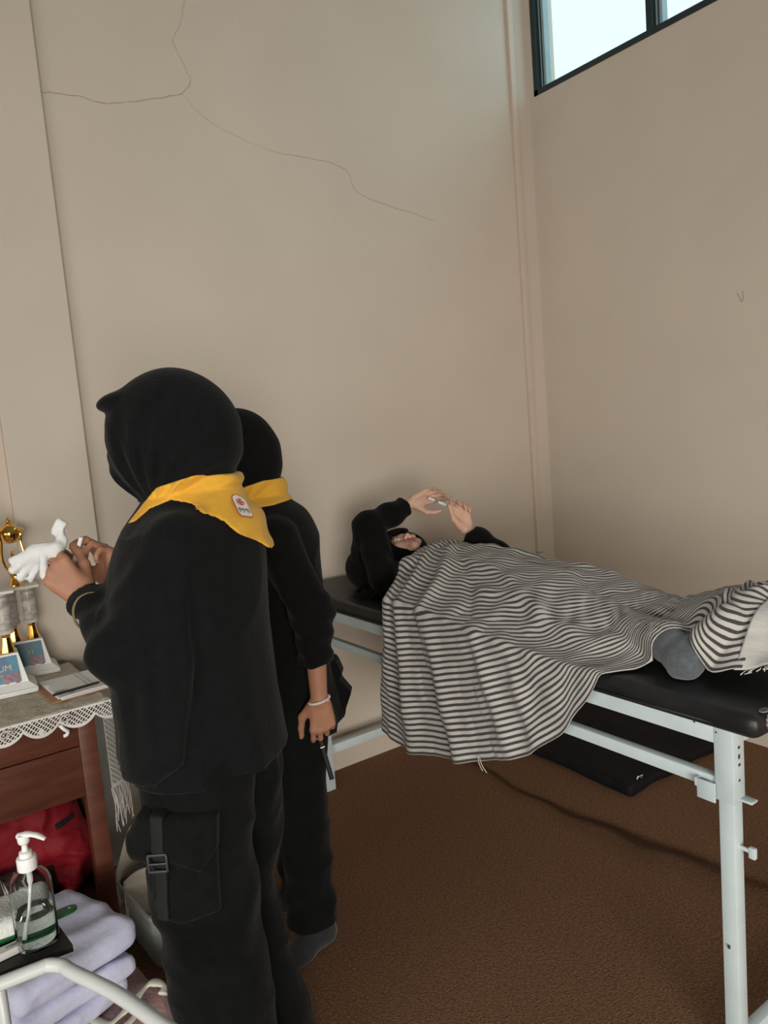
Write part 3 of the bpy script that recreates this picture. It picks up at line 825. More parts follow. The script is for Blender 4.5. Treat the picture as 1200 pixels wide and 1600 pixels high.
# things on the desk
def text_mesh(txt, size, bold=False):
    cu = bpy.data.curves.new('t', 'FONT'); cu.body = txt; cu.size = size; cu.align_x = 'CENTER'; cu.align_y = 'CENTER'
    cu.resolution_u = 3
    o = bpy.data.objects.new('t', cu); COL.objects.link(o)
    bpy.context.view_layer.update()
    me = o.evaluated_get(bpy.context.evaluated_depsgraph_get()).to_mesh()
    V = np.array([v.co[:] for v in me.vertices]); F = [tuple(p.vertices) for p in me.polygons]
    o.to_mesh_clear(); bpy.data.objects.remove(o); bpy.data.curves.remove(cu)
    return V, F
PLQ = mat('blue_plaque_print', (0.003, 0.085, 0.20, 1), 0.3, color2=(0.012, 0.26, 0.36, 1), nscale=11)
PLQ2 = mat('teal_plaque_print', (0.004, 0.075, 0.12, 1), 0.3, color2=(0.02, 0.20, 0.23, 1), nscale=11)
PLQT = mat('plaque_gold_print', (0.62, 0.46, 0.22, 1), 0.4, noise=0.1)
PLQC = mat('plaque_plum_print', (0.13, 0.06, 0.10, 1), 0.4, color2=(0.30, 0.16, 0.18, 1), nscale=90)

def trophy(name, label, bx, by, rz, silver, plq, words, sc=1.0):
    t = thing(name, label, 'trophy', (bx, by, 0.8025), rz, 'trophies on the desk')
    t.scale = (sc, sc, sc)
    R = lambda g, n, m, p=None, sm=True: auto_smooth(g.make(n, m, p or t, False, False))
    b = Geo()
    b.box((-0.098, -0.070, 0.0), (0.098, 0.070, 0.016), 0.004)
    # sloping shoulders of the foot
    V = [(-0.098, -0.068, 0.014), (0.098, -0.068, 0.014), (0.098, 0.068, 0.014), (-0.098, 0.068, 0.014),
         (-0.074, -0.047, 0.034), (0.074, -0.047, 0.034), (0.074, 0.047, 0.034), (-0.074, 0.047, 0.034),
         (-0.056, -0.034, 0.126), (0.056, -0.034, 0.126), (0.056, 0.034, 0.126), (-0.056, 0.034, 0.126)]
    F = [(3, 2, 1, 0)]+[(i+4*k, (i+1) % 4+4*k, (i+1) % 4+4*k+4, i+4*k+4) for k in (0, 1) for i in range(4)]+[(8, 9, 10, 11)]
    b.add(V, F)
    base = R(b, 'base', MARBLE)
    # plaque on the sloping front face
    n = Vector((0, -0.092, 0.013)).normalized(); ux = Vector((1, 0, 0)); uy = n.cross(ux)*-1
    uy = ux.cross(n)*-1
    uy = Vector((0, 0.013, 0.092)).normalized()
    c = Vector((0, -0.0405, 0.080))+n*0.0012
    pg = Geo().prism([(-0.055, -0.042), (0.055, -0.042), (0.050, 0.040), (-0.050, 0.040)], c-n*0.002, ux, uy, n, 0.003)
    pl = pg.make('plaque', plq, base, False, False)
    for txt, sz, oy, ox in words:
        TV, TF = text_mesh(txt, sz, True)
        W = [c+ux*(v[0]+ox)+uy*(v[1]+oy)+n*0.0014 for v in TV]
        mk('lettering', W, TF, PLQT, pl, False, False)
    rg = Geo()
    for k in range(16):
        r = random.Random(k); a, d_ = 0.026+r.uniform(-.02, .02), -0.030+r.uniform(-.008, .012)
        rg.prism([(a+0.009*math.cos(q), d_+0.009*math.sin(q)) for q in np.linspace(0, 2*math.pi, 9)[:-1]], c+n*(0.0011+0.00002*k), ux, uy, n, 0.0002)
    rg.make('printed_picture', PLQC, pl, False, False)
    # two gilt feet, two veined columns, plate
    for s in (-1, 1):
        f = Geo()
        f.lathe([(0.024, 0.126), (0.022, 0.132), (0.017, 0.150), (0.013, 0.172), (0.015, 0.178), (0.0155, 0.184)], (s*0.030, 0, 0), 8)
        auto_smooth(f.make('gilt_foot', SILVER if silver and s < 0 else GOLD, t, False, False), 20)
        k = Geo().lathe([(0.024, 0.184), (0.026, 0.190), (0.026, 0.196), (0.0225, 0.200), (0.0225, 0.215), (0.025, 0.219), (0.022, 0.224), (0.0225, 0.262), (0.025, 0.267), (0.0225, 0.272), (0.0225, 0.300), (0.026, 0.304), (0.026, 0.312)], (s*0.030, 0, 0), 28)
        auto_smooth(k.make('column', MARB2, t, False, False))
    R(Geo().box((-0.068, -0.045, 0.312), (0.068, 0.045, 0.322), 0.004), 'plate', MARBLE)
    # gilt cup: foot, vase, four flaring straps to a ring that holds a ball
    R(Geo().lathe([(0.026, 0.322), (0.025, 0.328), (0.018, 0.346), (0.015, 0.350)], (0, 0, 0), 10), 'cup_foot', GOLD)
    R(Geo().lathe([(0.011, 0.350), (0.012, 0.358), (0.009, 0.364), (0.015, 0.380), (0.018, 0.400), (0.013, 0.414), (0.010, 0.420), (0.006, 0.426), (0.009, 0.434), (0.003, 0.442), (0.002, 0.452)], (0, 0, 0), 24), 'vase', GOLD)
    for k in range(4):
        a = math.pi/4+k*math.pi/2
        pr = [(0.012, 0.352), (0.024, 0.374), (0.044, 0.404), (0.050, 0.440), (0.044, 0.480), (0.048, 0.505), (0.042, 0.522)]
        R(Geo().tube(catmull([(r*math.cos(a), r*math.sin(a), z) for r, z in pr], 30), [0.006]*12+[0.005]*18, 8, flat=0.55), 'strap', SILVER if silver else GOLD)
    R(Geo().lathe([(0.046, 0.516), (0.050, 0.520), (0.046, 0.526), (0.041, 0.521)], (0, 0, 0), 28), 'ring', GOLD)
    R(Geo().lathe([(0.036*math.sin(a)+1e-4, 0.510-0.036*math.cos(a)) for a in np.linspace(0.02, 3.12, 22)], (0, 0, 0), 28), 'ball', GOLD)
    R(Geo().lathe([(0.012, 0.545), (0.007, 0.549), (0.010, 0.555), (0.003, 0.563), (0.0012, 0.572)], (0, 0, 0), 16), 'finial', GOLD)
    return t
trophy('trophy', 'gold trophy with teal plaque and ball finial, standing behind the nearer trophy', -2.692, -0.128, -0.10, False, PLQ2, [('S 2', 0.016, 0.004, 0.012)], 0.93)
trophy('trophy', 'pale gold trophy with blue plaque ending in UM, at the desk front', -2.797, -0.285, -0.10, True, PLQ, [('FORUM', 0.026, 0.004, -0.011), ('JUARA', 0.007, 0.027, -0.010), ('putri maret', 0.0085, -0.016, -0.012)])

cb = thing('clipboard', 'brown hardboard with white form sheets on the desk corner', 'clipboard', (-2.602, -0.395, 0.8025), math.radians(3))
auto_smooth(Geo().box((-0.108, -0.128, 0.0), (0.098, 0.112, 0.005), 0.002).make('board', BOARD, cb, False, False))
def sheet(u, v): return (-0.086+u*0.186, -0.110+v*0.224, 0.0055+0.006*max(0, 0.15-v)**1*4*math.sin(u*3.1)+0.012*max(0, u-0.75)**1.5)
solidify(Geo().grid(sheet, 24, 24).make('paper', PAPER, cb, True, False), 0.0006)
def sheet2(u, v): return (-0.080+u*0.186, -0.126+v*0.20, 0.0051+0.0006*math.sin(v*9))
solidify(Geo().grid(sheet2, 16, 16).make('paper', PAPER, cb, True, False), 0.0005)
g = Geo()
for k in range(5):
    g.box((-0.076, -0.066+k*0.007, 0.0075), (-0.050+0.006*(k % 3), -0.063+k*0.007, 0.0078))
for k in range(4):
    g.box((-0.050+0.004*k, -0.090+k*0.006, 0.0088), (-0.030, -0.0875+k*0.006, 0.0091))
g.box((0.020, -0.050, 0.0072), (0.0215, 0.105, 0.0075)).box((0.034, -0.05, 0.0072), (0.0355, 0.105, 0.0075))
g.make('printed_lines', INK, cb, False, False)
pc = thing('pencil', 'black pencil lying across the white form sheets', 'pencil', (-2.615, -0.480, 0.817), math.radians(6))
Geo().tube([(-0.076, 0, 0), (0.060, 0, 0)], 0.0040, 6).make('shaft', INKD, pc, False, False)
Geo().tube([(0.060, 0, 0), (0.077, 0, 0)], [0.0040, 0.0006], 6).make('tip', BOARD, pc, False, False)

# ------------------------------------------------------------------ under the desk
def red_bag(P):
    d = boxd(P, (-2.86, -0.36, 0.345), (0.20, 0.13, 0.145), 0.06)
    d = smin(d, ell(P, (-2.715, -0.46, 0.34), (0.075, 0.055, 0.085)), 0.03)
    d = smin(d, cone(P, (-2.68, -0.49, 0.32), (-2.715, -0.525, 0.225), 0.034, 0.014), 0.02)
    d = smin(d, ell(P, (-2.665, -0.44, 0.27), (0.035, 0.05, 0.05)), 0.02)
    x, y, z = P.T
    d = d-0.011*creases(P, (11, 11, 14), 51)-0.004*creases(P, (24, 24, 30), 52)
    return np.maximum(d, 0.178-z)
V, F = sculpt(red_bag, (-3.09, -0.56, 0.16), (-2.60, -0.20, 0.53), 0.006, 1)
rb = tag(mk('red_bag', V, F, REDC), 'crumpled red nylon bag with black straps on the desk shelf', 'bag')
bvh_rb = bvh(V, F)
def cling(tree, p, d=(0, 1, 0), off=0.003):
    h = tree.ray_cast(Vector(p), Vector(d).normalized())
    return (h[0]-Vector(d).normalized()*off) if h[0] is not None else Vector(p)
def strap(tree, p0, p1, w, m, name, parent, d=(0, 1, 0), off=0.004, n=14):
    p0 = Vector(p0); p1 = Vector(p1); d = Vector(d).normalized(); t = (p1-p0).normalized(); s = t.cross(d).normalized()
    V = []
    for i in range(n):
        c = p0.lerp(p1, i/(n-1))
        for k in (-1, 0, 1):
            V.append(cling(tree, c+s*w*0.5*k, d, off))
    F = [(i*3+j, (i+1)*3+j, (i+1)*3+j+1, i*3+j+1) for i in range(n-1) for j in (0, 1)]
    return solidify(mk(name, V, F, m, parent, True), 0.003)
strap(bvh_rb, (-2.735, -0.7, 0.420), (-2.680, -0.7, 0.432), 0.014, BUCK, 'strap', rb)
strap(bvh_rb, (-2.775, -0.7, 0.31), (-2.765, -0.7, 0.20), 0.036, BUCK, 'strap', rb)
def brown_bag(P):
    d = boxd(P, (-2.925, -0.552, 0.275), (0.105, 0.028, 0.090), 0.03)
    x, y, z = P.T
    return np.maximum(d+0.003*np.sin(x*50+z*40), 0.178-z)
V, F = sculpt(brown_bag, (-3.06, -0.62, 0.16), (-2.79, -0.48, 0.40), 0.006, 1)
bb = tag(mk('brown_pouch', V, F, BAGB), 'dark brown pouch with white piping in front of the red bag', 'pouch')
tb = bvh(V, F)
for pts in ([(-2.905, .362), (-2.886, .305)], [(-2.868, .362), (-2.842, .312)], [(-2.945, .325), (-2.930, .280), (-2.900, .278), (-2.860, .290), (-2.842, .312)], [(-3.0, .225), (-2.92, .235), (-2.85, .250)], [(-2.90, .237), (-2.893, .20)]):
    Geo().tube([cling(tb, (x, -0.7, z), off=0.001) for x, z in catmull([(p[0], p[1]) for p in pts], 12)], 0.0028, 8).make('piping', PIPE, bb, True)

# ------------------------------------------------------------------ clear bin with rubbish, beside the desk
bn = thing('plastic_bin', 'cloudy clear plastic bin on the carpet beside the desk leg', 'bin', (-2.462, -0.610, 0), math.radians(4))
def bin_shell(hx, hy, top, wall, z0=0.0, z1=0.2):
    V = []; F = []; lv = []
    for z, k in ((z0, 0.84), (z0+0.012, 0.87), (z1*0.65, 0.94), (z1*0.65+0.004, 0.985), (z1-0.012, 1.0), (z1-0.01, 1.05), (z1, 1.05), (z1, 0.99), (z1-0.012, 0.97), (z0+0.016, 0.84)):
        r = 0.025
        ring = []
        for cx, cy, a0 in ((1, 1, 0), (-1, 1, 1), (-1, -1, 2), (1, -1, 3)):
            for q in range(5):
                a = (a0+q/4)*math.pi/2
                ring.append((cx*(hx*k-r)+r*math.cos(a), cy*(hy*k-r)+r*math.sin(a), z))
        lv.append(len(V)); V += ring
    n = 20
    for i in range(len(lv)-1):
        F += [(lv[i]+j, lv[i]+(j+1) % n, lv[i+1]+(j+1) % n, lv[i+1]+j) for j in range(n)]
    F += [tuple(range(n-1, -1, -1)), tuple(lv[-1]+j for j in range(n))]
    return V, F
V, F = bin_shell(0.112, 0.145, 0.2, 0.003, 0.002, 0.185)
auto_smooth(mk('tub', V, F, BINP, bn, True, False))
crt = thing('torn_carton', 'crumpled cream carton sticking up out of the clear bin', 'carton', (-2.50, -0.50, 0.02))
def carton_fn(u, v):
    x = -0.085+u*0.16; y = 0.02+0.035*math.sin(u*2.6)+0.02*v
    z = 0.05+v*(0.265-0.05*(u-0.75)**2*4)+0.012*math.sin(u*9+v*4)
    return (x, y-0.05*v*math.sin(v*2.2), z)
solidify(Geo().grid(carton_fn, 16, 14).make('flap', CARTON, crt, True, False), 0.004)
def carton_fn2(u, v):
    x = -0.08+u*0.17; y = -0.035-0.02*u
    return (x, y-0.03*v, 0.04+v*0.15+0.05*u*v+0.008*math.sin(u*7))
solidify(Geo().grid(carton_fn2, 14, 12).make('flap', CARTON, crt, True, False), 0.004)
g = Geo().box((-0.07, -0.02, 0.03), (0.06, 0.015, 0.16), 0.004)
g.make('inner_box', DARKP, crt, False, False)
rl = tag(Geo().tube([(-2.515, -0.635, 0.178), (-2.44, -0.575, 0.195)], 0.014, 16).tube([(-2.5155, -0.6355, 0.178), (-2.513, -0.633, 0.1785)], 0.006, 12).make('paper_roll', PAPER, None, True), 'small white paper roll among the rubbish in the clear bin', 'roll')
auto_smooth(rl)

# ------------------------------------------------------------------ mauve bundle, folded cloths, cream strap
def bundle(P):
    d = boxd(P, (-2.79, -0.90, 0.075), (0.165, 0.19, 0.072), 0.05, np.array(Matrix.Rotation(0.25, 3, 'Z')).T)
    x, y, z = P.T
    d = d+0.006*np.sin(x*30+y*22)*np.sin(y*35-x*8)
    return np.maximum(d, 0.004-z)
V, F = sculpt(bundle, (-3.02, -1.16, -0.02), (-2.56, -0.64, 0.19), 0.007, 1)
tag(mk('folded_blanket', V, F, MAUVE), 'mauve fleece bundle on the carpet under the pale folded cloths', 'blanket')
def folded(name, cx, cy, z0, hx, hy, h, rz, seed, label):
    R = np.array(Matrix.Rotation(rz, 3, 'Z')).T
    def f(P):
        Q = (P-np.array([cx, cy, z0+h/2])) @ R.T
        x, y, z = Q.T
        hh = h/2*(1-0.25*np.clip((np.abs(x)/hx)**4, 0, 1))
        d = boxd(Q, (0, 0, 0), (hx, hy, h/2), min(h*0.42, 0.03))
        d = d+0.004*np.sin(x*26+y*17+seed)*np.sin(y*31-x*12+seed*2)+0.0035*np.sin(y*60+x*20+seed*3)*np.clip(z/h+0.5, 0, 1)
        # folded layers show as grooves on the edge
        g = np.abs(np.mod(z/h*2.0+0.5, 1)-0.5)
        d = d-0.004*creases(P, (9, 9, 14), int(seed)+60)
        return d+0.004*np.exp(-(g/0.09)**2)
    r = math.hypot(hx, hy)+0.02
    V, F = sculpt(f, (cx-r, cy-r, z0-0.015), (cx+r, cy+r, z0+h+0.02), 0.006, 1)
    return tag(mk(name, V, F, LAV), label, 'cloth', 'folded cloths in the stack')
folded('folded_cloth', -2.865, -0.905, 0.155, 0.140, 0.135, 0.048, 0.35, 1.0, 'pale lavender folded cloth lowest in the stack, on the mauve bundle')
folded('folded_cloth', -2.845, -0.880, 0.210, 0.150, 0.150, 0.048, 0.22, 2.0, 'pale lavender folded cloth in the middle of the stack')
folded('folded_cloth', -2.850, -0.870, 0.268, 0.160, 0.165, 0.072, 0.30, 3.0, 'thick pale lavender cloth on top of the folded stack')
st = thing('elastic_strap', 'cream cloth strap with curled end lying on the mauve bundle', 'strap', (-2.70, -1.03, 0.15))
pts = catmull([(-2.800, -0.985, 0.150), (-2.770, -1.045, 0.152), (-2.735, -1.045, 0.158), (-2.695, -1.030, 0.166), (-2.660, -1.010, 0.172), (-2.640, -1.012, 0.176), (-2.622, -1.036, 0.172), (-2.632, -1.056, 0.166)], 40)
Geo().tube(pts, [0.011+0.0035*math.sin(i*0.5) for i in range(40)], 12, flat=0.45).make('band', CREAM, st, True)
pts = catmull([(-2.805, -0.99, 0.150), (-2.795, -1.04, 0.150), (-2.765, -1.075, 0.149), (-2.72, -1.075, 0.154), (-2.68, -1.045, 0.160)], 24)
Geo().tube(pts, 0.009, 12, flat=0.45).make('band', CREAM, st, True)

# ------------------------------------------------------------------ tray stand with bottle and small things
TZ = 0.62
tr_ = thing('tray_stand', 'white tube stand with black board top, beside the folded cloths', 'stand', (-3.08, -1.39, 0))
e1 = np.array([-0.123, 0.011, 0]); e1 /= np.linalg.norm(e1)      # along the front edge
q0 = np.array([-2.876, -1.413, 0]); bk = np.array([-0.008, 0.085, 0])
c1 = q0; c2 = q0+e1*0.42; c3 = c2+bk*2.6; c4 = c1+bk*2.6
auto_smooth(Geo().prism([(c[0], c[1]) for c in (c1, c4, c3, c2)][::-1], (0, 0, TZ-0.014), (1, 0, 0), (0, 1, 0), (0, 0, 1), 0.014).make('board', TRAY, tr_))
r = 0.0125
zc = TZ-0.006
A = np.array([-3.32, -1.400, zc]); Bq = np.array([-2.915, -1.434, zc])
pts = [A, A*0.5+Bq*0.5, Bq+np.array([-0.03, 0.004, 0]), Bq+np.array([-0.008, 0.0, 0.0]), Bq+np.array([0.012, -0.020, -0.001]), Bq+np.array([0.022, -0.046, -0.002]), np.array([-2.845, -1.590, zc-0.004]), np.array([-2.805, -1.715, zc-0.006]), np.array([-2.775, -1.80, zc-0.010]), np.array([-2.768, -1.835, zc-0.04]), np.array([-2.766, -1.845, zc-0.10]), np.array([-2.766, -1.85, 0.005])]
Geo().tube(catmull(pts, 90), r, 14).make('tube_frame', TUBE, tr_, True)
for x, y in ((-3.32, -1.41), (-3.32, -1.215), (-2.99, -1.215)):
    Geo().tube([(x, y, TZ-0.016), (x, y, 0.004)], 0.0115, 12).make('leg', TUBE, tr_, True)
Geo().tube([(-3.32, -1.41, TZ-0.03), (-3.32, -1.215, TZ-0.03), (-2.90, -1.215, TZ-0.026)], 0.009, 10).make('cross_tube', TUBE, tr_, True)

bt = thing('sanitizer_bottle', 'clear pump bottle half full of gel on the black board', 'bottle', (-2.926, -1.362, TZ+0.001))
prof = [(0.0335, 0.0), (0.0372, 0.003), (0.0378, 0.012), (0.0375, 0.110), (0.0368, 0.122), (0.033, 0.134), (0.026, 0.143), (0.0155, 0.149), (0.0148, 0.156), (0.0130, 0.156), (0.0135, 0.149), (0.0245, 0.1405), (0.0312, 0.1325), (0.0348, 0.121), (0.0356, 0.110), (0.0357, 0.014), (0.034, 0.009), (0.002, 0.008)]
auto_smooth(Geo().lathe(prof, (0, 0, 0), 40).make('bottle_body', CLEAR, bt, True, False))
auto_smooth(Geo().lathe([(0.002, 0.0095), (0.0335, 0.0095), (0.0352, 0.0145), (0.0352, 0.066), (0.0335, 0.0655), (0.002, 0.0655)], (0, 0, 0), 40).make('gel', LIQ, bt, True, False))
pm = auto_smooth(Geo().lathe([(0.0172, 0.150), (0.0178, 0.153), (0.0178, 0.171), (0.0165, 0.174), (0.012, 0.175), (0.0115, 0.180), (0.0115, 0.184), (0.006, 0.186), (0.0050, 0.198), (0.0058, 0.200)], (0, 0, 0), 28).make('pump_collar', WPLAST, bt, True, False))
dirx = unit(np.array([0.80, -0.60, 0]))
hd = Geo().lathe([(0.0075, 0.199), (0.0105, 0.203), (0.0115, 0.214), (0.0110, 0.2175), (0.006, 0.219)], (0, 0, 0), 24)
pts = catmull([dirx*-0.010+[0, 0, 0.2155], dirx*0.008+[0, 0, 0.2175], dirx*0.026+[0, 0, 0.2145], dirx*0.041+[0, 0, 0.2060]], 18)
hd.tube(pts, [0.0075]*4+[0.0085, 0.0085, 0.008, 0.0078]+[0.0068]*6+[0.0062, 0.0058, 0.0052, 0.0048], 12, flat=0.62)
auto_smooth(hd.make('pump_nozzle', WPLAST, pm, True, False), 60)
Geo().tube(catmull([(0, 0, 0.152), (0.001, 0, 0.125), (-0.006, 0, 0.08), (-0.016, 0.002, 0.02)], 16), [0.0055]*6+[0.003]*10, 10).make('dip_tube', WPLAST, bt, True, False)

def towel(P):
    d = boxd(P, (-2.985, -1.270, TZ+0.025), (0.105, 0.058, 0.022), 0.016, np.array(Matrix.Rotation(-0.09, 3, 'Z')).T)
    x, y, z = P.T
    return np.maximum(d+0.0025*np.sin(x*40+y*30), TZ+0.0015-z)
V, F = sculpt(towel, (-3.11, -1.35, TZ-0.01), (-2.86, -1.19, TZ+0.07), 0.005, 1)
tag(mk('folded_towel', V, F, TOWEL), 'off-white folded towel on the black board behind the bottle', 'towel')
gr = thing('green_ruler', 'green plastic blade with rounded end sticking out past the bottle', 'ruler', (-2.95, -1.325, TZ+0.0015), math.radians(3))
poly = [(-0.20, -0.011), (0.085, -0.011), (0.097, -0.009), (0.104, -0.004), (0.106, 0.001), (0.104, 0.007), (0.097, 0.012), (0.085, 0.013), (-0.20, 0.010)]
auto_smooth(Geo().prism(poly, (0, 0, 0.010), (1, 0, 0), (0, 1, 0), (0, 0, 1), 0.006).make('blade', GREEN, gr, False, False))
auto_smooth(Geo().tube([(0.092, 0.003, 0.012), (0.092, 0.003, 0.0168)], 0.0022, 10).make('rivet', PIPE, gr, False, False))
dv = thing('digital_thermometer', 'ivory handheld thermometer with grey window, beside the green blade', 'thermometer', (-2.985, -1.362, TZ+0.0015), math.radians(4))
poly = [(-0.10, -0.013), (0.030, -0.010), (0.038, -0.006), (0.038, 0.006), (0.030, 0.010), (-0.10, 0.013)]
auto_smooth(Geo().prism(poly, (0, 0, 0), (1, 0, 0), (0, 1, 0), (0, 0, 1), 0.014).make('case', DEV, dv, False, False))
auto_smooth(Geo().box((0.004, -0.004, 0.0138), (0.026, 0.004, 0.0150), 0.0008).make('window', INK, dv, False, False))

# ------------------------------------------------------------------ people
PHI = math.atan2(0.816, 0.577)     # local x: away from the desk side, local y: the way the two standing women face

def limb(P, pts, rs, k=0.02):
    d = None
    for i in range(len(pts)-1):
        c = cone(P, pts[i], pts[i+1], rs[i], rs[i+1])
        d = c if d is None else smin(d, c, k)
    return d

def standing_body(P, J):
    d = limb(P, [J['pelvis'], J['belly'], J['chest']], [0.115, 0.10, 0.105], 0.06)
    d = smin(d, cone(P, J['shL'], J['shR'], 0.048), 0.05)
    d = smin(d, cone(P, J['chest'], J['neck'], 0.06, 0.046), 0.04)
    d = smin(d, cone(P, J['neck'], J['head']-np.array([0, 0.005, 0.05]), 0.046, 0.045), 0.02)
    d = smin(d, near(P, J['head'], 0.22, lambda Q: head_sdf(Q, J['head'], J['hf'], J['hu'])), 0.018)
    for s in 'LR':
        d = smin(d, limb(P, [J['sh'+s], J['el'+s], J['wr'+s]], [0.042, 0.034, 0.023], 0.02), 0.03)
        d = smin(d, hand_group(P, J['hand'+s]), 0.012)
        d = smin(d, limb(P, [J['hip'+s], J['kn'+s], J['an'+s]], [0.080, 0.050, 0.034], 0.03), 0.04)
        d = smin(d, limb(P, [J['an'+s], J['heel'+s]], [0.034, 0.030], 0.02), 0.02)
        d = smin(d, limb(P, [J['heel'+s], J['ball'+s], J['toe'+s]], [0.028, 0.026, 0.016], 0.02), 0.03)
    return np.maximum(d, 0.003-P[:, 2])

def A3(*v): return np.array(v, float)

# ---------- first woman, back to us, flicking a white glove over the desk
w1 = thing('person', 'person in black headscarf seen from behind, yellow neckerchief with badge, handling a white glove', 'person', (-2.535, -1.322, 0), PHI)
J1 = dict(pelvis=A3(0, 0.02, 0.90), belly=A3(0, 0.02, 1.05), chest=A3(0, 0.0, 1.24), neck=A3(0, -0.005, 1.40), head=A3(0.01, 0.015, 1.552),
          hf=A3(0.12, 0.93, -0.28), hu=A3(0.02, 0.28, 0.95), shL=A3(-0.145, -0.015, 1.340), shR=A3(0.145, -0.015, 1.340),
          elL=A3(-0.170, 0.098, 1.140), wrL=A3(-0.055, 0.205, 1.235), elR=A3(0.19, 0.05, 1.085), wrR=A3(0.065, 0.185, 1.235),
          hipL=A3(-0.085, 0.01, 0.86), knL=A3(-0.10, 0.012, 0.47), anL=A3(-0.105, -0.03, 0.08), heelL=A3(-0.105, -0.06, 0.034), ballL=A3(-0.10, 0.07, 0.030), toeL=A3(-0.10, 0.125, 0.020),
          hipR=A3(0.085, 0.01, 0.86), knR=A3(0.10, 0.0, 0.47), anR=A3(0.105, -0.045, 0.08), heelR=A3(0.105, -0.075, 0.034), ballR=A3(0.11, 0.055, 0.030), toeR=A3(0.115, 0.11, 0.020))
J1['handL'] = hand_joints(J1['wrL'], (0.02, 0.62, 0.70), (0.92, 0.25, -0.20), (0.25, -0.62, 0.70), [(0.55, 0.75, 0.45), (0.75, 0.9, 0.5), (0.95, 1.0, 0.55), (1.1, 1.0, 0.6)], 0.05, [(0.75, 0.50, 0.35), (0.85, 0.25, 0.45), (0.85, 0.05, 0.5)], 0.98)
J1['handR'] = hand_joints(J1['wrR'], (-0.12, 0.22, 0.96), (-0.80, 0.58, -0.05), (0.45, 0.60, 0.25), [(0.5, 0.95, 0.5), (0.7, 1.1, 0.6), (0.85, 1.15, 0.6), (0.95, 1.15, 0.6)], 0.05, [(0.72, 0.55, 0.40), (0.88, 0.20, 0.45), (0.92, 0.0, 0.4)], 0.98)
V, F = sculpt(lambda P: standing_body(P, J1), (-0.30, -0.25, 0.0), (0.30, 0.42, 1.74), 0.0045, 1)
mk('body', V, F, SKIN, w1, True, False)
face_parts(w1, J1['head'], J1['hf'], J1['hu'], False)
for s in 'LR': nails(J1['hand'+s], w1, False)

def trousers1(P, off=0.0):
    x, y, z = P.T
    L = loft(P, [(0.98, -0.06, 0.005, 0.10, 0.125), (0.88, -0.085, 0.004, 0.108, 0.120), (0.78, -0.100, 0.010, 0.110, 0.112), (0.64, -0.106, 0.016, 0.106, 0.110), (0.53, -0.108, 0.012, 0.104, 0.106), (0.36, -0.110, 0.004, 0.104, 0.104), (0.20, -0.112, -0.008, 0.106, 0.106), (0.016, -0.112, -0.016, 0.112, 0.116)],
             flare=lambda a, z: 0.020*np.sin(a*3+z*17)*np.clip((1.0-z)*1.3, 0, 1)+0.015*np.sin(a*5-z*11))
    R = loft(P, [(0.98, 0.06, 0.0, 0.10, 0.125), (0.88, 0.085, -0.008, 0.108, 0.126), (0.70, 0.100, -0.016, 0.106, 0.112), (0.60, 0.104, -0.010, 0.102, 0.106), (0.50, 0.108, 0.010, 0.098, 0.100), (0.40, 0.110, 0.006, 0.098, 0.098), (0.28, 0.112, -0.010, 0.100, 0.100), (0.14, 0.112, -0.030, 0.104, 0.106), (0.016, 0.112, -0.040, 0.110, 0.114)],
             flare=lambda a, z: 0.020*np.sin(a*3+z*15+2)*np.clip((1.0-z)*1.3, 0, 1)+0.015*np.sin(a*5+z*10))
    d = smin(L, R, 0.025)
    # soft creases, a break at the hem
    d = d+0.0045*np.sin(z*34+y*26+np.sin(x*20))*np.exp(-((z-0.60)/0.16)**2)+0.005*np.sin(z*48-y*30)*np.exp(-((z-0.05)/0.10)**2)+0.004*np.sin(z*25-y*40)*np.exp(-((z-0.86)/0.08)**2)
    d = d-0.005*creases(P, (9, 9, 11), 3)*np.clip((0.95-z)*6, 0, 1)
    return d-off
V, F = sculpt(trousers1, (-0.27, -0.25, 0.0), (0.27, 0.25, 0.97), 0.0065, 1)
tr1 = mk('cargo_trousers', V, F, TROU, w1, True, False)
# cargo pocket with flap, strap and buckle on the outer left thigh
def band(P, pts, x1, off, inner=-0.006):
    d = trousers1(P, off)
    return np.maximum(np.maximum(d, poly2d(P[:, 1], P[:, 2], pts)), P[:, 0]-x1)
pk = lambda P: smax(smax(trousers1(P, 0.020+0.006*np.sin(P[:, 1]*55)*np.clip((0.79-P[:, 2])*9, 0, 1)), poly2d(P[:, 1], P[:, 2], [(0.095, 0.805), (-0.050, 0.800), (-0.040, 0.622), (0.094, 0.626)]), 0.012), P[:, 0]+0.10, 0.01)
V, F = sculpt(pk, (-0.28, -0.10, 0.59), (-0.08, 0.16, 0.83), 0.005, 1)
pkt = mk('cargo_pocket', V, F, TROU, tr1, True, False)
fl = lambda P: smax(smax(trousers1(P, 0.027+0.012*np.clip((P[:, 1]-0.02)*9, 0, 1.2)), poly2d(P[:, 1], P[:, 2], [(0.10, 0.832), (-0.056, 0.826), (-0.050, 0.760), (-0.02, 0.722), (0.03, 0.742), (0.13, 0.735), (0.14, 0.775)]), 0.006), P[:, 0]+0.10, 0.006)
V, F = sculpt(fl, (-0.29, -0.10, 0.70), (-0.08, 0.18, 0.85), 0.005, 1)
mk('pocket_flap', V, F, TROU, tr1, True, False)
def strp(P): return smax(smax(trousers1(P, 0.034), poly2d(P[:, 1], P[:, 2], [(0.072, 0.836), (0.044, 0.836), (0.048, 0.635), (0.076, 0.635)]), 0.004), P[:, 0]+0.13, 0.004)
V, F = sculpt(strp, (-0.29, 0.01, 0.61), (-0.10, 0.11, 0.86), 0.004, 1)
mk('pocket_strap', V, F, BUCK, tr1, True, False)
tb = bvh(V, F)
h = tb.ray_cast(Vector((-0.5, 0.058, 0.750)), Vector((1, 0, 0)))[0]
bx = (h.x if h else -0.25)-0.004
g = Geo()
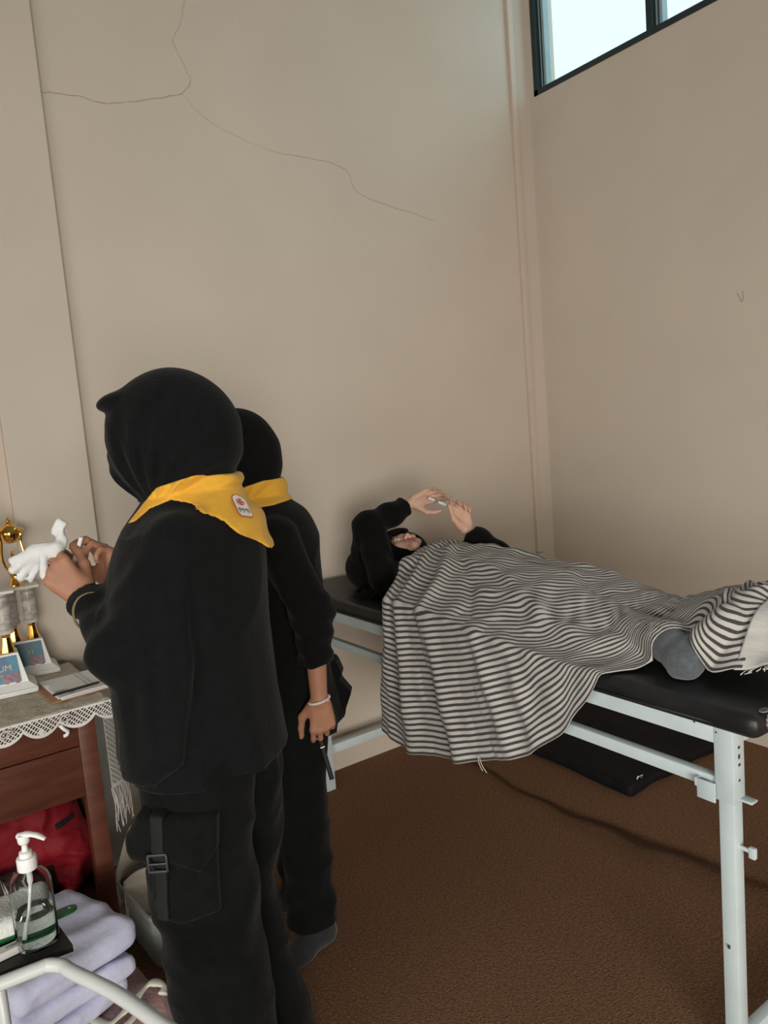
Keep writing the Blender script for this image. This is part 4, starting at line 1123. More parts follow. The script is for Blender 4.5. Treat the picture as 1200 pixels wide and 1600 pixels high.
for (y0, y1, z0, z1) in ((0.039, 0.044, 0.732, 0.770), (0.074, 0.079, 0.732, 0.770), (0.039, 0.079, 0.765, 0.770), (0.039, 0.079, 0.732, 0.737), (0.041, 0.077, 0.748, 0.752)):
    g.box((bx-0.004, y0, z0), (bx+0.002, y1, z1), 0.0015)
auto_smooth(g.make('buckle', mat('grey_buckle_plastic', (0.035, 0.038, 0.04, 1), 0.35, noise=0.05), tr1, False, False))

def shirt1(P, off=0.0):
    x, y, z = P.T
    fold = lambda a, z: 0.022*np.sin(a*7+z*6)*np.clip((1.25-z)*2.2, 0, 1)+0.012*np.sin(a*11-z*4)*np.clip((1.2-z)*2, 0, 1)
    d = loft(P, [(1.455, 0.0, -0.020, 0.072, 0.080), (1.415, 0.0, -0.020, 0.115, 0.106), (1.36, 0.0, -0.014, 0.172, 0.140), (1.29, 0.0, -0.002, 0.190, 0.160), (1.20, 0.0, 0.006, 0.192, 0.164), (1.08, 0.0, 0.012, 0.188, 0.164), (0.97, 0.0, 0.014, 0.192, 0.168), (0.90, 0.0, 0.012, 0.198, 0.172), (0.868, 0.0, 0.010, 0.202, 0.174)], flare=fold)
    # long tail of the headscarf hanging over the left shoulder, three soft drape edges
    dr = smax(loft(P, [(1.36, 0.0, -0.018, 0.188, 0.150), (1.20, 0.0, 0.006, 0.214, 0.172), (1.0, 0.0, 0.014, 0.216, 0.170), (0.86, 0.0, 0.012, 0.222, 0.176)], flare=lambda a, z: 0.014*np.sin(a*9+z*3)), poly2d(y, z, [(0.10, 1.37), (0.175, 1.25), (0.192, 1.02), (0.205, 0.885), (0.06, 0.892), (0.0, 0.93), (-0.035, 1.12), (-0.045, 1.36)]), 0.008)
    dr = smax(dr, x+0.02, 0.03)
    d = smin(d, dr, 0.003)
    for yc, w in ((0.055, 0.016), (0.005, 0.013), (0.105, 0.016)):
        d = d-0.007*np.exp(-((y-yc-0.12*(1.1-z)*0.3)/w)**2)*np.clip((1.36-z)*5, 0, 1)*np.clip((z-0.88)*6, 0, 1)*(x < 0)
    for s in 'LR':
        sl = limb(P, [J1['sh'+s], J1['el'+s], J1['wr'+s]], [0.068, 0.057, 0.035], 0.03)
        ax = unit(J1['wr'+s]-J1['el'+s]); t = (P-J1['el'+s]) @ ax
        sl = sl+0.0035*np.sin(t*75+3*np.sin(z*20))*np.clip(t*9+0.6, 0, 1)
        sl = np.maximum(sl, (P-J1['wr'+s]) @ ax-0.0)
        d = smin(d, sl, 0.025)
    # loose folds between shoulder blades and towards the elbow
    d = d+0.004*np.sin((y*0.8+z)*48)*np.exp(-((z-1.1)/0.12)**2)*np.clip(y*6, 0, 1)
    d = d-0.0055*creases(P, (8, 11, 4.5), 11)*np.clip((1.42-z)*7, 0, 1)
    return d-off
V, F = sculpt(shirt1, (-0.29, -0.22, 0.84), (0.29, 0.30, 1.48), 0.0055, 1)
sh1 = mk('shirt', V, F, BLK, w1, True, False)
ax = unit(J1['wrL']-J1['elL']); c = J1['elL']+ax*(np.linalg.norm(J1['wrL']-J1['elL'])-0.040)
s1 = unit(np.cross(ax, (0, 0, 1))); s2 = np.cross(ax, s1)
g = Geo().tube([c+(s1*math.cos(a)+s2*math.sin(a))*0.0425+ax*0.010*math.sin(2*a) for a in np.linspace(0, 2*math.pi, 30)], 0.0028, 8, False)
g.make('sleeve_trim', OLIVE, sh1, True, False)

def scarf1(P, off=0.0):
    x, y, z = P.T
    d = ell(P, (0, 0.003, 1.556), (0.108, 0.128, 0.134))
    d = smin(d, ell(P, (0, -0.050, 1.535), (0.090, 0.080, 0.095)), 0.05)
    d = smin(d, ell(P, (0.0, 0.056, 1.545), (0.090, 0.078, 0.100)), 0.04)
    d = smin(d, cone(P, (0, 0.012, 1.50), (0, -0.015, 1.425), 0.098, 0.085), 0.05)
    d = smin(d, ell(P, (-0.005, 0.108, 1.628), (0.066, 0.042, 0.020), np.array(Matrix.Rotation(-0.25, 3, 'X')).T), 0.010)
    d = smax(d, -ell(P, (0.055, 0.165, 1.560), (0.075, 0.060, 0.075)), 0.012)
    an = np.arctan2(z-1.395, y-0.045)
    r = np.sqrt((z-1.395)**2+(y-0.045)**2)
    d = d+0.0075*np.sin(an*19+2.5*np.sin(r*16))*np.clip(1.15-r/0.24, 0, 1)*np.clip(r*14-0.4, 0, 1)
    d = d+0.0022*np.sin(an*43+r*18)*np.clip(1.0-r/0.26, 0, 1)
    return d-off
V, F = sculpt(lambda P: np.maximum(scarf1(P), 1.395-P[:, 2]), (-0.15, -0.18, 1.38), (0.15, 0.20, 1.72), 0.0045, 1)
mk('headscarf', V, F, BLK, w1, True, False)

def tie1(P):
    x, y, z = P.T
    base = np.minimum(shirt1(P), scarf1(P))
    # in the side view: a rolled band round the neck that falls to a triangle down the back, tails at the front
    reg = poly2d(y, z, [(0.085, 1.385), (0.055, 1.425), (0.022, 1.452), (-0.056, 1.470), (-0.122, 1.463), (-0.155, 1.415), (-0.200, 1.345), (-0.235, 1.240), (-0.188, 1.297), (-0.109, 1.374), (-0.05, 1.416), (-0.008, 1.426), (0.038, 1.411), (0.066, 1.390)])
    tail = np.maximum(poly2d(y, z, [(0.06, 1.42), (0.10, 1.40), (0.25, 1.16), (0.13, 1.15), (0.06, 1.37)]), np.abs(x-0.055)-0.042)
    reg = np.minimum(reg, tail)
    knot = smin(cone(P, (0.035, 0.190, 1.235), (0.025, 0.208, 1.176), 0.014, 0.009), cone(P, (0.06, 0.18, 1.235), (0.07, 0.196, 1.170), 0.014, 0.009), 0.006)
    th = 0.0085+0.004*np.sin((y*0.85+z)*62)*np.clip((0.05-y)*8, 0, 1)+0.003*np.sin(y*50-z*20)
    th = th+0.009*np.clip((1.375-z)/0.09, 0, 1)*np.clip((-0.06-y)*12, 0, 1)
    return np.minimum(smax(base-th, reg, 0.002), knot)
V, F = sculpt(tie1, (-0.24, -0.24, 1.13), (0.24, 0.28, 1.50), 0.0036, 2, keep_largest=False)
nk = mk('neckerchief', V, F, YEL, w1, True, False)
tree = bvh(V, F)
# badge sewn on the back flap: white shield with red border, red emblem and dark letters
bc = Vector((-0.6, -0.135, 1.398)); vd = Vector((1, 0, 0))
hits = [tree.ray_cast(bc+Vector((0, a, b)), vd) for a in (-0.010, 0.0, 0.012) for b in (-0.02, 0.0, 0.02)]
hits = [h for h in hits if h[0] is not None]
bo = Vector((sum(h[0].x for h in hits)/len(hits), -0.135, 1.398))
bn = Vector((0, 0, 0))
for h in hits: bn += h[1] if h[1].x < 0 else -h[1]
bn.normalize()
ey = Vector((-(0.50*bn.y+0.86*bn.z)/bn.x, 0.50, 0.86)).normalized(); ex = ey.cross(bn).normalized()
if ex.y > 0: ex = -ex
def onflap(u, v, off):
    p = bo+ex*u+ey*v
    h = tree.ray_cast(p+bn*0.03, -bn, 0.06)
    q = h[0] if h[0] is not None else p
    k = max(-0.003, min(0.003, (q-p).dot(bn)))
    return tuple(p+bn*(k*0.6+0.0012+off))
def badge(poly, off, name, m, parent, n=10):
    P = np.array(poly); c = P.mean(0); V = [onflap(c[0], c[1], off)]; F = []
    rings = 4; k = len(P)
    for i in range(1, rings+1):
        for q in P: V.append(onflap(*(c+(q-c)*i/rings), off))
    F += [(0, 1+j, 1+(j+1) % k) for j in range(k)]
    for i in range(rings-1):
        F += [(1+i*k+j, 1+(i+1)*k+j, 1+(i+1)*k+(j+1) % k, 1+i*k+(j+1) % k) for j in range(k)]
    return mk(name, V, F, m, parent, True, False)
def shield(w, hh):
    top = [(w*math.cos(a), hh*0.55+w*0.75*math.sin(a)) for a in np.linspace(0, math.pi, 12)]
    return top+[(-w, -hh*0.8), (-w*0.75, -hh), (w*0.75, -hh), (w, -hh*0.8)]
b1 = badge(shield(0.0185, 0.0300), 0.0010, 'badge_border', PATCHR, nk)
badge(shield(0.0170, 0.0283), 0.0018, 'badge_cloth', PATCHW, b1)
g = Geo()
ring = [onflap(0.0082*math.cos(a), 0.010+0.0082*math.sin(a), 0.0026) for a in np.linspace(0.9, 2*math.pi+0.2, 22)]
g.tube(ring, 0.0010, 6)
g.tube([onflap(0.0, 0.004, 0.0026), onflap(0.0, 0.015, 0.0026)], 0.0016, 6).tube([onflap(-0.005, 0.010, 0.0026), onflap(0.005, 0.010, 0.0026)], 0.0016, 6)
g.make('badge_emblem', PATCHR, b1, True, False)
TV, TF = text_mesh('PMI', 0.0185, True)
mk('badge_letters', [onflap(v[0], v[1]-0.014, 0.0024) for v in TV], TF, INKD, b1, False, False)
for s in 'LR':
    V, F = sculpt(lambda P: np.maximum(limb(P, [J1['an'+s], J1['heel'+s], J1['ball'+s], J1['toe'+s]], [0.042, 0.034, 0.032, 0.021], 0.03), 0.001-P[:, 2]), np.array(J1['ball'+s])-[0.09, 0.19, 0.05], np.array(J1['ball'+s])+[0.09, 0.12, 0.12], 0.006, 1)
    mk('sock', V, F, SOCKB, w1, True, False)

# held by her: white glove and a slim white stick
def w1p(x, y, z): return np.array(wm(w1)) @ np.array([x, y, z, 1.0])
def glove_sdf(P):
    c = lambda a, b, r0, r1: cone(P, a, b, r0, r1)
    d = smin(c((-0.034, 0.262, 1.338), (-0.036, 0.305, 1.338), 0.015, 0.014), c((-0.030, 0.270, 1.325), (-0.034, 0.312, 1.322), 0.013, 0.012), 0.015)
    for a, b, r0, r1 in (((-0.036, 0.305, 1.342), (-0.046, 0.350, 1.322), 0.0095, 0.0080), ((-0.038, 0.308, 1.336), (-0.052, 0.352, 1.302), 0.0095, 0.0080),
                         ((-0.033, 0.308, 1.326), (-0.040, 0.342, 1.284), 0.0090, 0.0078), ((-0.030, 0.300, 1.322), (-0.030, 0.326, 1.276), 0.0085, 0.0074), ((-0.045, 0.285, 1.330), (-0.056, 0.286, 1.288), 0.0100, 0.0085)):
        d = smin(d, c(a, b, r0, r1), 0.005)
    # the cuff whips up behind the hand
    d = smin(d, ell(P, (-0.024, 0.252, 1.356), (0.008, 0.012, 0.014)), 0.012)
    d = smin(d, boxd(P, (-0.020, 0.258, 1.378), (0.006, 0.012, 0.020), 0.005, np.array(Matrix.Rotation(0.55, 3, 'X')).T), 0.008)
    return d-0.0022*creases(P, (45, 45, 45), 71)
V, F = sculpt(glove_sdf, (-0.09, 0.20, 1.24), (0.03, 0.40, 1.42), 0.004, 1)
M = np.array(wm(w1)); VW = V @ M[:3, :3].T+M[:3, 3]
tag(mk('glove', VW, F, GLOVE), 'white cotton glove with dangling fingers held up over the desk', 'glove')
g = Geo().tube([w1p(0.015, 0.262, 1.272)[:3], w1p(0.015, 0.228, 1.352)[:3]], 0.0048, 12)
tag(auto_smooth(g.make('stick', WPLAST, None, True)), 'slim white plastic stick held between the hands above the desk', 'stick')

# ---------- second woman, half hidden, left arm hanging, black marker in her hand
w2 = thing('person', 'person in black with hanging arm and bead bracelet, standing close behind the badge wearer', 'person', (-2.107, -0.86, 0), PHI)
J2 = dict(pelvis=A3(0, 0.02, 0.80), belly=A3(0, 0.02, 0.95), chest=A3(0, 0.0, 1.15), neck=A3(0, 0.03, 1.32), head=A3(0.0, 0.085, 1.475),
          hf=A3(0.05, 0.93, -0.30), hu=A3(0.0, 0.30, 0.95), shL=A3(-0.150, -0.030, 1.245), shR=A3(0.145, -0.01, 1.255),
          elL=A3(-0.195, -0.118, 1.045), wrL=A3(-0.200, -0.114, 0.805), elR=A3(0.20, 0.0, 1.03), wrR=A3(0.14, 0.16, 1.05),
          hipL=A3(-0.08, 0.0, 0.78), knL=A3(-0.088, -0.005, 0.44), anL=A3(-0.088, -0.022, 0.075), heelL=A3(-0.075, -0.045, 0.034), ballL=A3(-0.150, 0.012, 0.026), toeL=A3(-0.205, 0.042, 0.018),
          hipR=A3(0.08, 0.0, 0.78), knR=A3(0.09, 0.03, 0.44), anR=A3(0.095, 0.02, 0.075), heelR=A3(0.095, -0.01, 0.034), ballR=A3(0.095, 0.11, 0.026), toeR=A3(0.095, 0.16, 0.018))
J2['handL'] = hand_joints(J2['wrL'], (0.03, -0.02, -1), (1, 0.15, 0.05), (0.05, 1, 0), [(0.35, 0.55, 0.35), (0.5, 0.8, 0.5), (0.65, 0.95, 0.5), (0.8, 1.0, 0.5)], 0.05, [(0.62, 0.62, 0.10), (0.95, 0.20, 0.10), (0.97, 0.05, 0.10)], 0.98)
J2['handR'] = hand_joints(J2['wrR'], (-0.25, 0.9, 0.1), (-0.5, 0.0, -0.85), (-0.85, 0, 0.5), [(0.3, 0.4, 0.3)]*4, 0.05, None, 0.95)
V, F = sculpt(lambda P: standing_body(P, J2), (-0.30, -0.25, 0.0), (0.30, 0.40, 1.64), 0.0045, 1)
mk('body', V, F, SKIN, w2, True, False)
face_parts(w2, J2['head'], J2['hf'], J2['hu'], False)
for s in 'LR': nails(J2['hand'+s], w2, False)

def trousers2(P):
    x, y, z = P.T
    L = loft(P, [(0.88, -0.06, 0.0, 0.10, 0.120), (0.70, -0.090, -0.012, 0.098, 0.105), (0.55, -0.094, -0.022, 0.088, 0.082), (0.35, -0.092, -0.020, 0.078, 0.074), (0.20, -0.090, -0.018, 0.078, 0.073), (0.12, -0.088, -0.018, 0.079, 0.073), (0.082, -0.088, -0.018, 0.080, 0.074)],
             flare=lambda a, z: 0.03*np.sin(a*3+z*19)*np.clip((0.8-z)*1.5, 0, 1)+0.02*np.sin(a*5-z*13))
    R = loft(P, [(0.88, 0.06, 0.0, 0.10, 0.120), (0.70, 0.090, 0.0, 0.098, 0.105), (0.55, 0.095, 0.012, 0.088, 0.084), (0.35, 0.095, 0.022, 0.078, 0.076), (0.20, 0.095, 0.022, 0.078, 0.075), (0.050, 0.095, 0.020, 0.082, 0.078)],
             flare=lambda a, z: 0.03*np.sin(a*3+z*17+1)*np.clip((0.8-z)*1.5, 0, 1))
    d = smin(L, R, 0.02)
    return d+0.005*np.sin(z*52+y*30)*np.exp(-((z-0.13)/0.09)**2)-0.004*creases(P, (10, 10, 9), 21)
V, F = sculpt(trousers2, (-0.21, -0.17, 0.03), (0.21, 0.16, 0.90), 0.006, 1)
mk('trousers', V, F, TROU, w2, True, False)
def shirt2(P, off=0.0):
    x, y, z = P.T
    d = loft(P, [(1.365, 0, 0.030, 0.066, 0.064), (1.335, 0, 0.015, 0.105, 0.082), (1.295, 0, -0.002, 0.150, 0.108), (1.22, 0, -0.004, 0.172, 0.130), (1.08, 0, 0.008, 0.172, 0.140), (0.95, 0, 0.016, 0.172, 0.142), (0.80, 0, 0.016, 0.180, 0.150), (0.66, 0, 0.005, 0.188, 0.160)],
             flare=lambda a, z: 0.03*np.sin(a*7+z*7)*np.clip((1.05-z)*2.5, 0, 1)+0.05*np.exp(-((a+1.35)/0.25)**2)*np.clip((0.82-z)*6, 0, 1)*(1+0.5*np.sin(z*95)))
    sl = limb(P, [J2['shL'], J2['elL'], J2['wrL']+A3(0, 0, 0.05)], [0.066, 0.056, 0.040], 0.03)
    w = np.clip((1.14-z)*8, 0, 1)
    sl = sl+0.0045*np.sin(z*115+2.2*np.sin(y*45+x*30))*w
    sl = np.maximum(sl, 0.905-z)
    # the untucked back corner of the hem sticks out in two points
    wx = np.abs(x-0.05)-0.03
    tip = np.maximum(poly2d(y, z, [(-0.08, 0.86), (-0.150, 0.835), (-0.166, 0.795), (-0.158, 0.775), (-0.190, 0.732), (-0.174, 0.695), (-0.155, 0.655), (-0.08, 0.66)]), wx)
    d = smin(d, tip, 0.008)
    sr = limb(P, [J2['shR'], J2['elR'], J2['wrR']], [0.066, 0.055, 0.042], 0.03)
    sr = np.maximum(sr, (P-J2['wrR']) @ unit(J2['wrR']-J2['elR'])+0.02)
    d = smin(smin(d, sl, 0.014), sr, 0.025)
    d = d-0.0045*creases(P, (9, 12, 7), 31)*np.clip((1.33-z)*7, 0, 1)
    return d-off
V, F = sculpt(shirt2, (-0.28, -0.22, 0.64), (0.28, 0.28, 1.38), 0.0055, 1)
mk('shirt', V, F, BLK2, w2, True, False)
def scarf2(P, off=0.0):
    x, y, z = P.T
    d = ell(P, (0, 0.080, 1.487), (0.104, 0.122, 0.128))
    d = smin(d, ell(P, (0, 0.035, 1.455), (0.085, 0.075, 0.085)), 0.04)
    d = smin(d, cone(P, (0, 0.075, 1.42), (0, 0.030, 1.35), 0.085, 0.075), 0.04)
    d = smax(d, -ell(P, (0.0, 0.225, 1.485), (0.075, 0.060, 0.080)), 0.012)
    an = np.arctan2(z-1.33, y-0.07); r = np.hypot(z-1.33, y-0.07)
    return d+0.0035*np.sin(an*17+2*np.sin(r*15))*np.clip(1.1-r/0.24, 0, 1)-off
V, F = sculpt(lambda P: np.maximum(scarf2(P), 1.335-P[:, 2]), (-0.14, -0.08, 1.31), (0.14, 0.24, 1.65), 0.005, 1)
mk('headscarf', V, F, BLK2, w2, True, False)
def tie2(P):
    x, y, z = P.T
    reg = poly2d(y, z, [(0.17, 1.30), (0.15, 1.36), (0.06, 1.390), (0.0, 1.405), (-0.07, 1.405), (-0.11, 1.345), (-0.03, 1.336), (0.06, 1.328), (0.12, 1.29)])
    return smax(np.minimum(shirt2(P), scarf2(P))-0.010-0.003*np.sin(y*60+z*40), reg, 0.004)
V, F = sculpt(tie2, (-0.2, -0.17, 1.26), (0.2, 0.22, 1.43), 0.0045, 1, keep_largest=False)
mk('neckerchief', V, F, YEL, w2, True, False)
for s in 'LR':
    V, F = sculpt(lambda P: np.maximum(limb(P, [J2['an'+s]+A3(0, 0, 0.04), J2['an'+s], J2['heel'+s], J2['ball'+s], J2['toe'+s]], [0.040, 0.042, 0.036, 0.033, 0.023], 0.03), 0.001-P[:, 2]), np.array(J2['heel'+s])-[0.19, 0.10, 0.05], np.array(J2['heel'+s])+[0.14, 0.27, 0.14], 0.006, 1)
    mk('sock', V, F, SOCKB, w2, True, False)
wr = J2['wrL']+A3(0.001, 0.0, -0.004)
N = 46
ringp = [wr+A3(0.0275*math.cos(a), 0.0275*math.sin(a), -0.006*math.sin(a)) for a in np.linspace(0, 2*math.pi, N*4+1)]
g = Geo().tube(ringp, [0.0022+0.0020*abs(math.sin(i*math.pi/8)) for i in range(N*4+1)], 8, False)
br = g.make('bracelet', BEAD, w2, True, False)
g = Geo().lathe([(0.0060*math.sin(a)+1e-5, -0.0060*math.cos(a)) for a in np.linspace(0.05, 3.09, 10)], wr+A3(-0.018, -0.024, 0.005), 14)
g.make('pink_bead', PINKB, br, True, False)
M2 = np.array(wm(w2))
def w2p(x, y, z): return (M2 @ np.array([x, y, z, 1.0]))[:3]
fm = J2['handL']['f'][1]
mkp0 = A3(-0.168, -0.098, 0.700); mkp1 = A3(-0.196, -0.128, 0.568)
mk_ = thing('marker', 'black marker pen held in the hanging hand with the bracelet', 'marker', tuple(w2p(*((mkp0+mkp1)/2))))
auto_smooth(Geo().tube([w2p(*mkp0), w2p(*mkp1)], 0.0068, 14).make('barrel', INKD, mk_, True))
dd = unit(mkp1-mkp0)
auto_smooth(Geo().tube([w2p(*(mkp0+dd*0.045)), w2p(*(mkp0+dd*0.048))], 0.0074, 14).make('cap_ring', WPLAST, mk_, True))

# ---------- girl lying on the bed, face up, hands raised over her
gl = thing('person', 'person in black headscarf lying on the bed under a striped blanket, hands raised', 'person', (-1.33, -0.9, 0.883))
ZM = 0.884
GH = A3(-1.335, -0.455, 0.998); GF = A3(-0.10, -0.16, 0.98); GU = A3(0.17, 0.96, 0.17)
JG = dict(shR=A3(-1.500, -0.530, 0.955), elR=A3(-1.475, -0.425, 1.140), wrR=A3(-1.285, -0.445, 1.208),
          shL=A3(-1.185, -0.660, 0.980), elL=A3(-1.125, -0.815, 0.972), wrL=A3(-1.180, -0.648, 1.098))
JG['handR'] = hand_joints(JG['wrR'], (0.72, -0.62, 0.28), (-0.52, -0.76, -0.25), (-0.1, 0.1, -1.0), [(0.15, 0.40, 0.3), (0.25, 0.45, 0.3), (0.3, 0.5, 0.3), (0.35, 0.55, 0.3)], 0.05, [(0.62, 0.70, 0.35), (0.93, 0.35, 0.15), (0.98, 0.05, 0.10)], 0.95)
JG['handL'] = hand_joints(JG['wrL'], (-0.12, 0.22, 0.97), (-0.35, -0.92, 0.15), (-0.90, 0.35, -0.2), [(0.15, 0.55, 0.5), (0.7, 1.0, 0.5), (0.95, 1.2, 0.6), (1.1, 1.2, 0.6)], 0.05, [(0.80, 0.50, 0.30), (0.93, 0.15, 0.32), (0.97, 0.05, 0.20)], 0.95)
def lying_body(P):
    d = limb(P, [(-1.33, -1.18, 0.955), (-1.33, -1.0, 0.960), (-1.335, -0.76, 0.965)], [0.072, 0.072, 0.082], 0.05)
    d = smin(d, cone(P, JG['shR']*1.0, JG['shL'], 0.045), 0.05)
    d = smin(d, cone(P, (-1.335, -0.72, 0.965), (-1.335, -0.60, 0.965), 0.055, 0.045), 0.03)
    d = smin(d, cone(P, (-1.335, -0.60, 0.965), (-1.335, -0.52, 0.965), 0.045, 0.046), 0.02)
    d = smin(d, near(P, GH, 0.22, lambda Q: head_sdf(Q, GH, GF, GU)), 0.018)
    for s in 'LR':
        d = smin(d, limb(P, [JG['sh'+s], JG['el'+s], JG['wr'+s]], [0.040, 0.033, 0.0215], 0.02), 0.03)
        d = smin(d, hand_group(P, JG['hand'+s]), 0.012)
    for hip, kn, an, heel, toe in (((-1.395, -1.20, 0.950), (-1.405, -1.50, 0.936), (-1.500, -1.755, 0.940), (-1.545, -1.825, 0.920), (-1.450, -1.885, 1.015)), ((-1.27, -1.20, 0.950), (-1.26, -1.50, 0.936), (-1.25, -1.77, 0.930), (-1.24, -1.83, 0.922), (-1.21, -1.89, 1.035))):
        d = smin(d, limb(P, [hip, kn, an], [0.062, 0.042, 0.033], 0.03), 0.03)
        d = smin(d, limb(P, [an, heel, toe], [0.033, 0.030, 0.022], 0.02), 0.02)
    return np.maximum(d, ZM+0.002-P[:, 2])
V, F = sculpt(lying_body, (-1.66, -1.96, 0.87), (-1.02, -0.28, 1.34), 0.004, 1)
mk('body', V, F, SKIN2, gl, True)
face_parts(gl, GH, GF, GU)
for s in 'LR': nails(JG['hand'+s], gl, True)
SOCKS = []
for nm, pts in (('sock', [(-1.455, -1.62, 0.936), (-1.505, -1.755, 0.945), (-1.545, -1.825, 0.922), (-1.450, -1.885, 1.015)]), ('sock', [(-1.255, -1.62, 0.932), (-1.25, -1.77, 0.932), (-1.25, -1.83, 0.922), (-1.23, -1.885, 1.020)])):
    SOCKS.append(pts)
    def sk(P):
        d = limb(P, pts, [0.044, 0.042, 0.038, 0.028], 0.03)
        return np.maximum(d+0.0012*np.sin(P[:, 1]*150+P[:, 0]*60), ZM+0.001-P[:, 2])
    V, F = sculpt(sk, np.min(pts, 0)-0.07, np.max(pts, 0)+0.07, 0.005, 1)
    mk(nm, V, F, SOCKG, gl, True)
def girl_shirt(P):
    x, y, z = P.T
    d = limb(P, [(-1.33, -1.28, 0.955), (-1.33, -1.0, 0.958), (-1.335, -0.74, 0.966)], [0.074, 0.074, 0.086], 0.05)
    d = smin(d, cone(P, (-1.47, -0.67, 0.975), (-1.20, -0.67, 0.975), 0.062), 0.04)
    sr = limb(P, [JG['shR'], JG['elR'], JG['wrR']], [0.056, 0.054, 0.040], 0.03)
    sr = smin(sr, cone(P, JG['elR']+A3(0.0, 0.06, -0.12), JG['elR']+A3(-0.01, 0.025, -0.02), 0.055, 0.05), 0.04)
    sr = smin(sr, cone(P, JG['shR'], (-1.43, -0.67, 0.970), 0.056, 0.060), 0.03)
    ax = unit(JG['wrR']-JG['elR']); t = (P-JG['elR']) @ ax
    sr = np.maximum(sr+0.004*np.sin(t*62+y*18), t-np.linalg.norm(JG['wrR']-JG['elR'])+0.028)
    sl = limb(P, [JG['shL'], JG['elL'], JG['wrL']], [0.065, 0.052, 0.043], 0.03)
    ax = unit(JG['wrL']-JG['elL']); t = (P-JG['elL']) @ ax
    sl = np.maximum(sl+0.003*np.sin(t*70), t-np.linalg.norm(JG['wrL']-JG['elL'])+0.030+0.004*np.sin(np.arctan2(x-JG['wrL'][0], y-JG['wrL'][1])*6))
    d = smin(smin(d, sr, 0.02), sl, 0.02)
    d = d-0.004*creases(P, (11, 11, 11), 41)
    return np.maximum(d, ZM+0.001-z)
V, F = sculpt(girl_shirt, (-1.63, -1.42, 0.87), (-1.01, -0.30, 1.30), 0.0055, 1)
mk('shirt', V, F, BLK2, gl, True)
def covered(P):
    d = limb(P, [(-1.33, -1.28, 0.955), (-1.33, -1.0, 0.958), (-1.335, -0.74, 0.966)], [0.078, 0.078, 0.090], 0.05)
    d = smin(d, cone(P, (-1.47, -0.67, 0.975), (-1.20, -0.67, 0.975), 0.064), 0.04)
    for hip, kn, an in (((-1.395, -1.20, 0.950), (-1.405, -1.50, 0.936), (-1.500, -1.755, 0.940)), ((-1.27, -1.20, 0.950), (-1.26, -1.50, 0.936), (-1.25, -1.77, 0.930))):
        d = smin(d, limb(P, [hip, kn, an], [0.063, 0.044, 0.036], 0.03), 0.03)
    return d
def girl_scarf(P):
    x, y, z = P.T
    d = ell(P, GH+A3(0, 0.018, 0.002), (0.099, 0.122, 0.104))
    d = smin(d, cone(P, (-1.335, -0.56, 0.970), (-1.335, -0.66, 0.975), 0.070, 0.088), 0.04)
    d = smin(d, ell(P, (-1.36, -0.68, 0.980), (0.17, 0.10, 0.075)), 0.03)
    d = smin(d, ell(P, (-1.455, -0.56, 0.930), (0.085, 0.12, 0.075)), 0.05)
    d = smin(d, ell(P, (-1.42, -0.40, 0.925), (0.09, 0.10, 0.055)), 0.04)
    d = smin(d, ell(P, (-1.455, -0.345, 0.965), (0.085, 0.085, 0.085)), 0.04)
    f = unit(GF); u = unit(GU-f*(f @ GU)); l = np.cross(u, f)
    Q = (P-GH) @ np.stack([l, f, u], 1)
    d = smax(d, -ell(Q, (0, 0.120, -0.008), (0.070, 0.088, 0.086)), 0.008)
    # cap peak over the forehead
    d = smin(d, ell(Q, (0.0, 0.078, 0.080), (0.058, 0.020, 0.016)), 0.01)
    d = d+0.004*np.sin((x*0.6-y+z)*60+2*np.sin(x*25))*np.clip((-0.50-y)*8, 0, 1)
    return np.maximum(d, ZM+0.001-z)
V, F = sculpt(girl_scarf, (-1.60, -0.82, 0.87), (-1.16, -0.26, 1.15), 0.0045, 1)
hs = mk('headscarf', V, F, BLK2, gl, True)
g = Geo()
for k in range(34):
    r = random.Random(100+k)
    x = -1.585+r.uniform(0, 0.05); y = -0.52+r.uniform(-0.03, 0.07)
    g.tube([(x+0.03, y-0.01, ZM+0.035), (x+0.01, y, ZM+0.012), (x-r.uniform(0.0, 0.03), y+r.uniform(0.0, 0.05), ZM+0.004)], [0.003, 0.0025, 0.0008], 5)
fo = g.make('scarf_fringe', BLK2, hs, True); fo['kind'] = 'stuff'
g = thing('white_stick', 'small white stick pinched between the fingertips of the person lying down', 'stick', (-1.245, -0.567, 1.215))
auto_smooth(Geo().tube([(-1.262, -0.535, 1.228), (-1.228, -0.600, 1.198)], 0.0055, 12).make('tube', WPLAST, g, True))
auto_smooth(Geo().tube([(-1.250, -0.558, 1.2175), (-1.243, -0.571, 1.2115)], 0.0060, 12).make('grey_band', INK, g, True))

# ---------- striped blanket over her, hanging down the near side of the bed
YR = [-2.30, -2.10, -1.98, -1.91, -1.80, -1.725, -1.63, -1.46, -1.27, -1.10, -0.92, -0.71, -0.52, -0.40]
ZR = [0.93, 0.975, 1.035, 1.066, 1.046, 1.014, 0.990, 1.008, 1.034, 1.038, 1.056, 1.062, 1.045, 1.03]
YW = [-2.1, -1.85, -1.65, -1.4, -1.1, -0.8, -0.5]
WN = [0.165, 0.165, 0.175, 0.215, 0.275, 0.300, 0.285]     # half width towards us
WF = [0.19, 0.19, 0.20, 0.215, 0.25, 0.285, 0.26]          # half width on the far side
PN = [3.2, 3.2, 3.0, 2.6, 2.1, 2.0, 2.2]
_rc = catmull(list(zip(YR, ZR)), 200)
def ridge(y): return np.interp(y, _rc[:, 0], _rc[:, 1])
XE = -1.6715
HY = [-2.2, -2.03, -1.965, -1.90, -1.86, -1.82, -1.785, -1.755, -1.72, -1.699, -1.594, -1.547, -1.40, -1.237, -0.987, -0.81, -0.69, -0.5]
HS = [None]*len(HY)
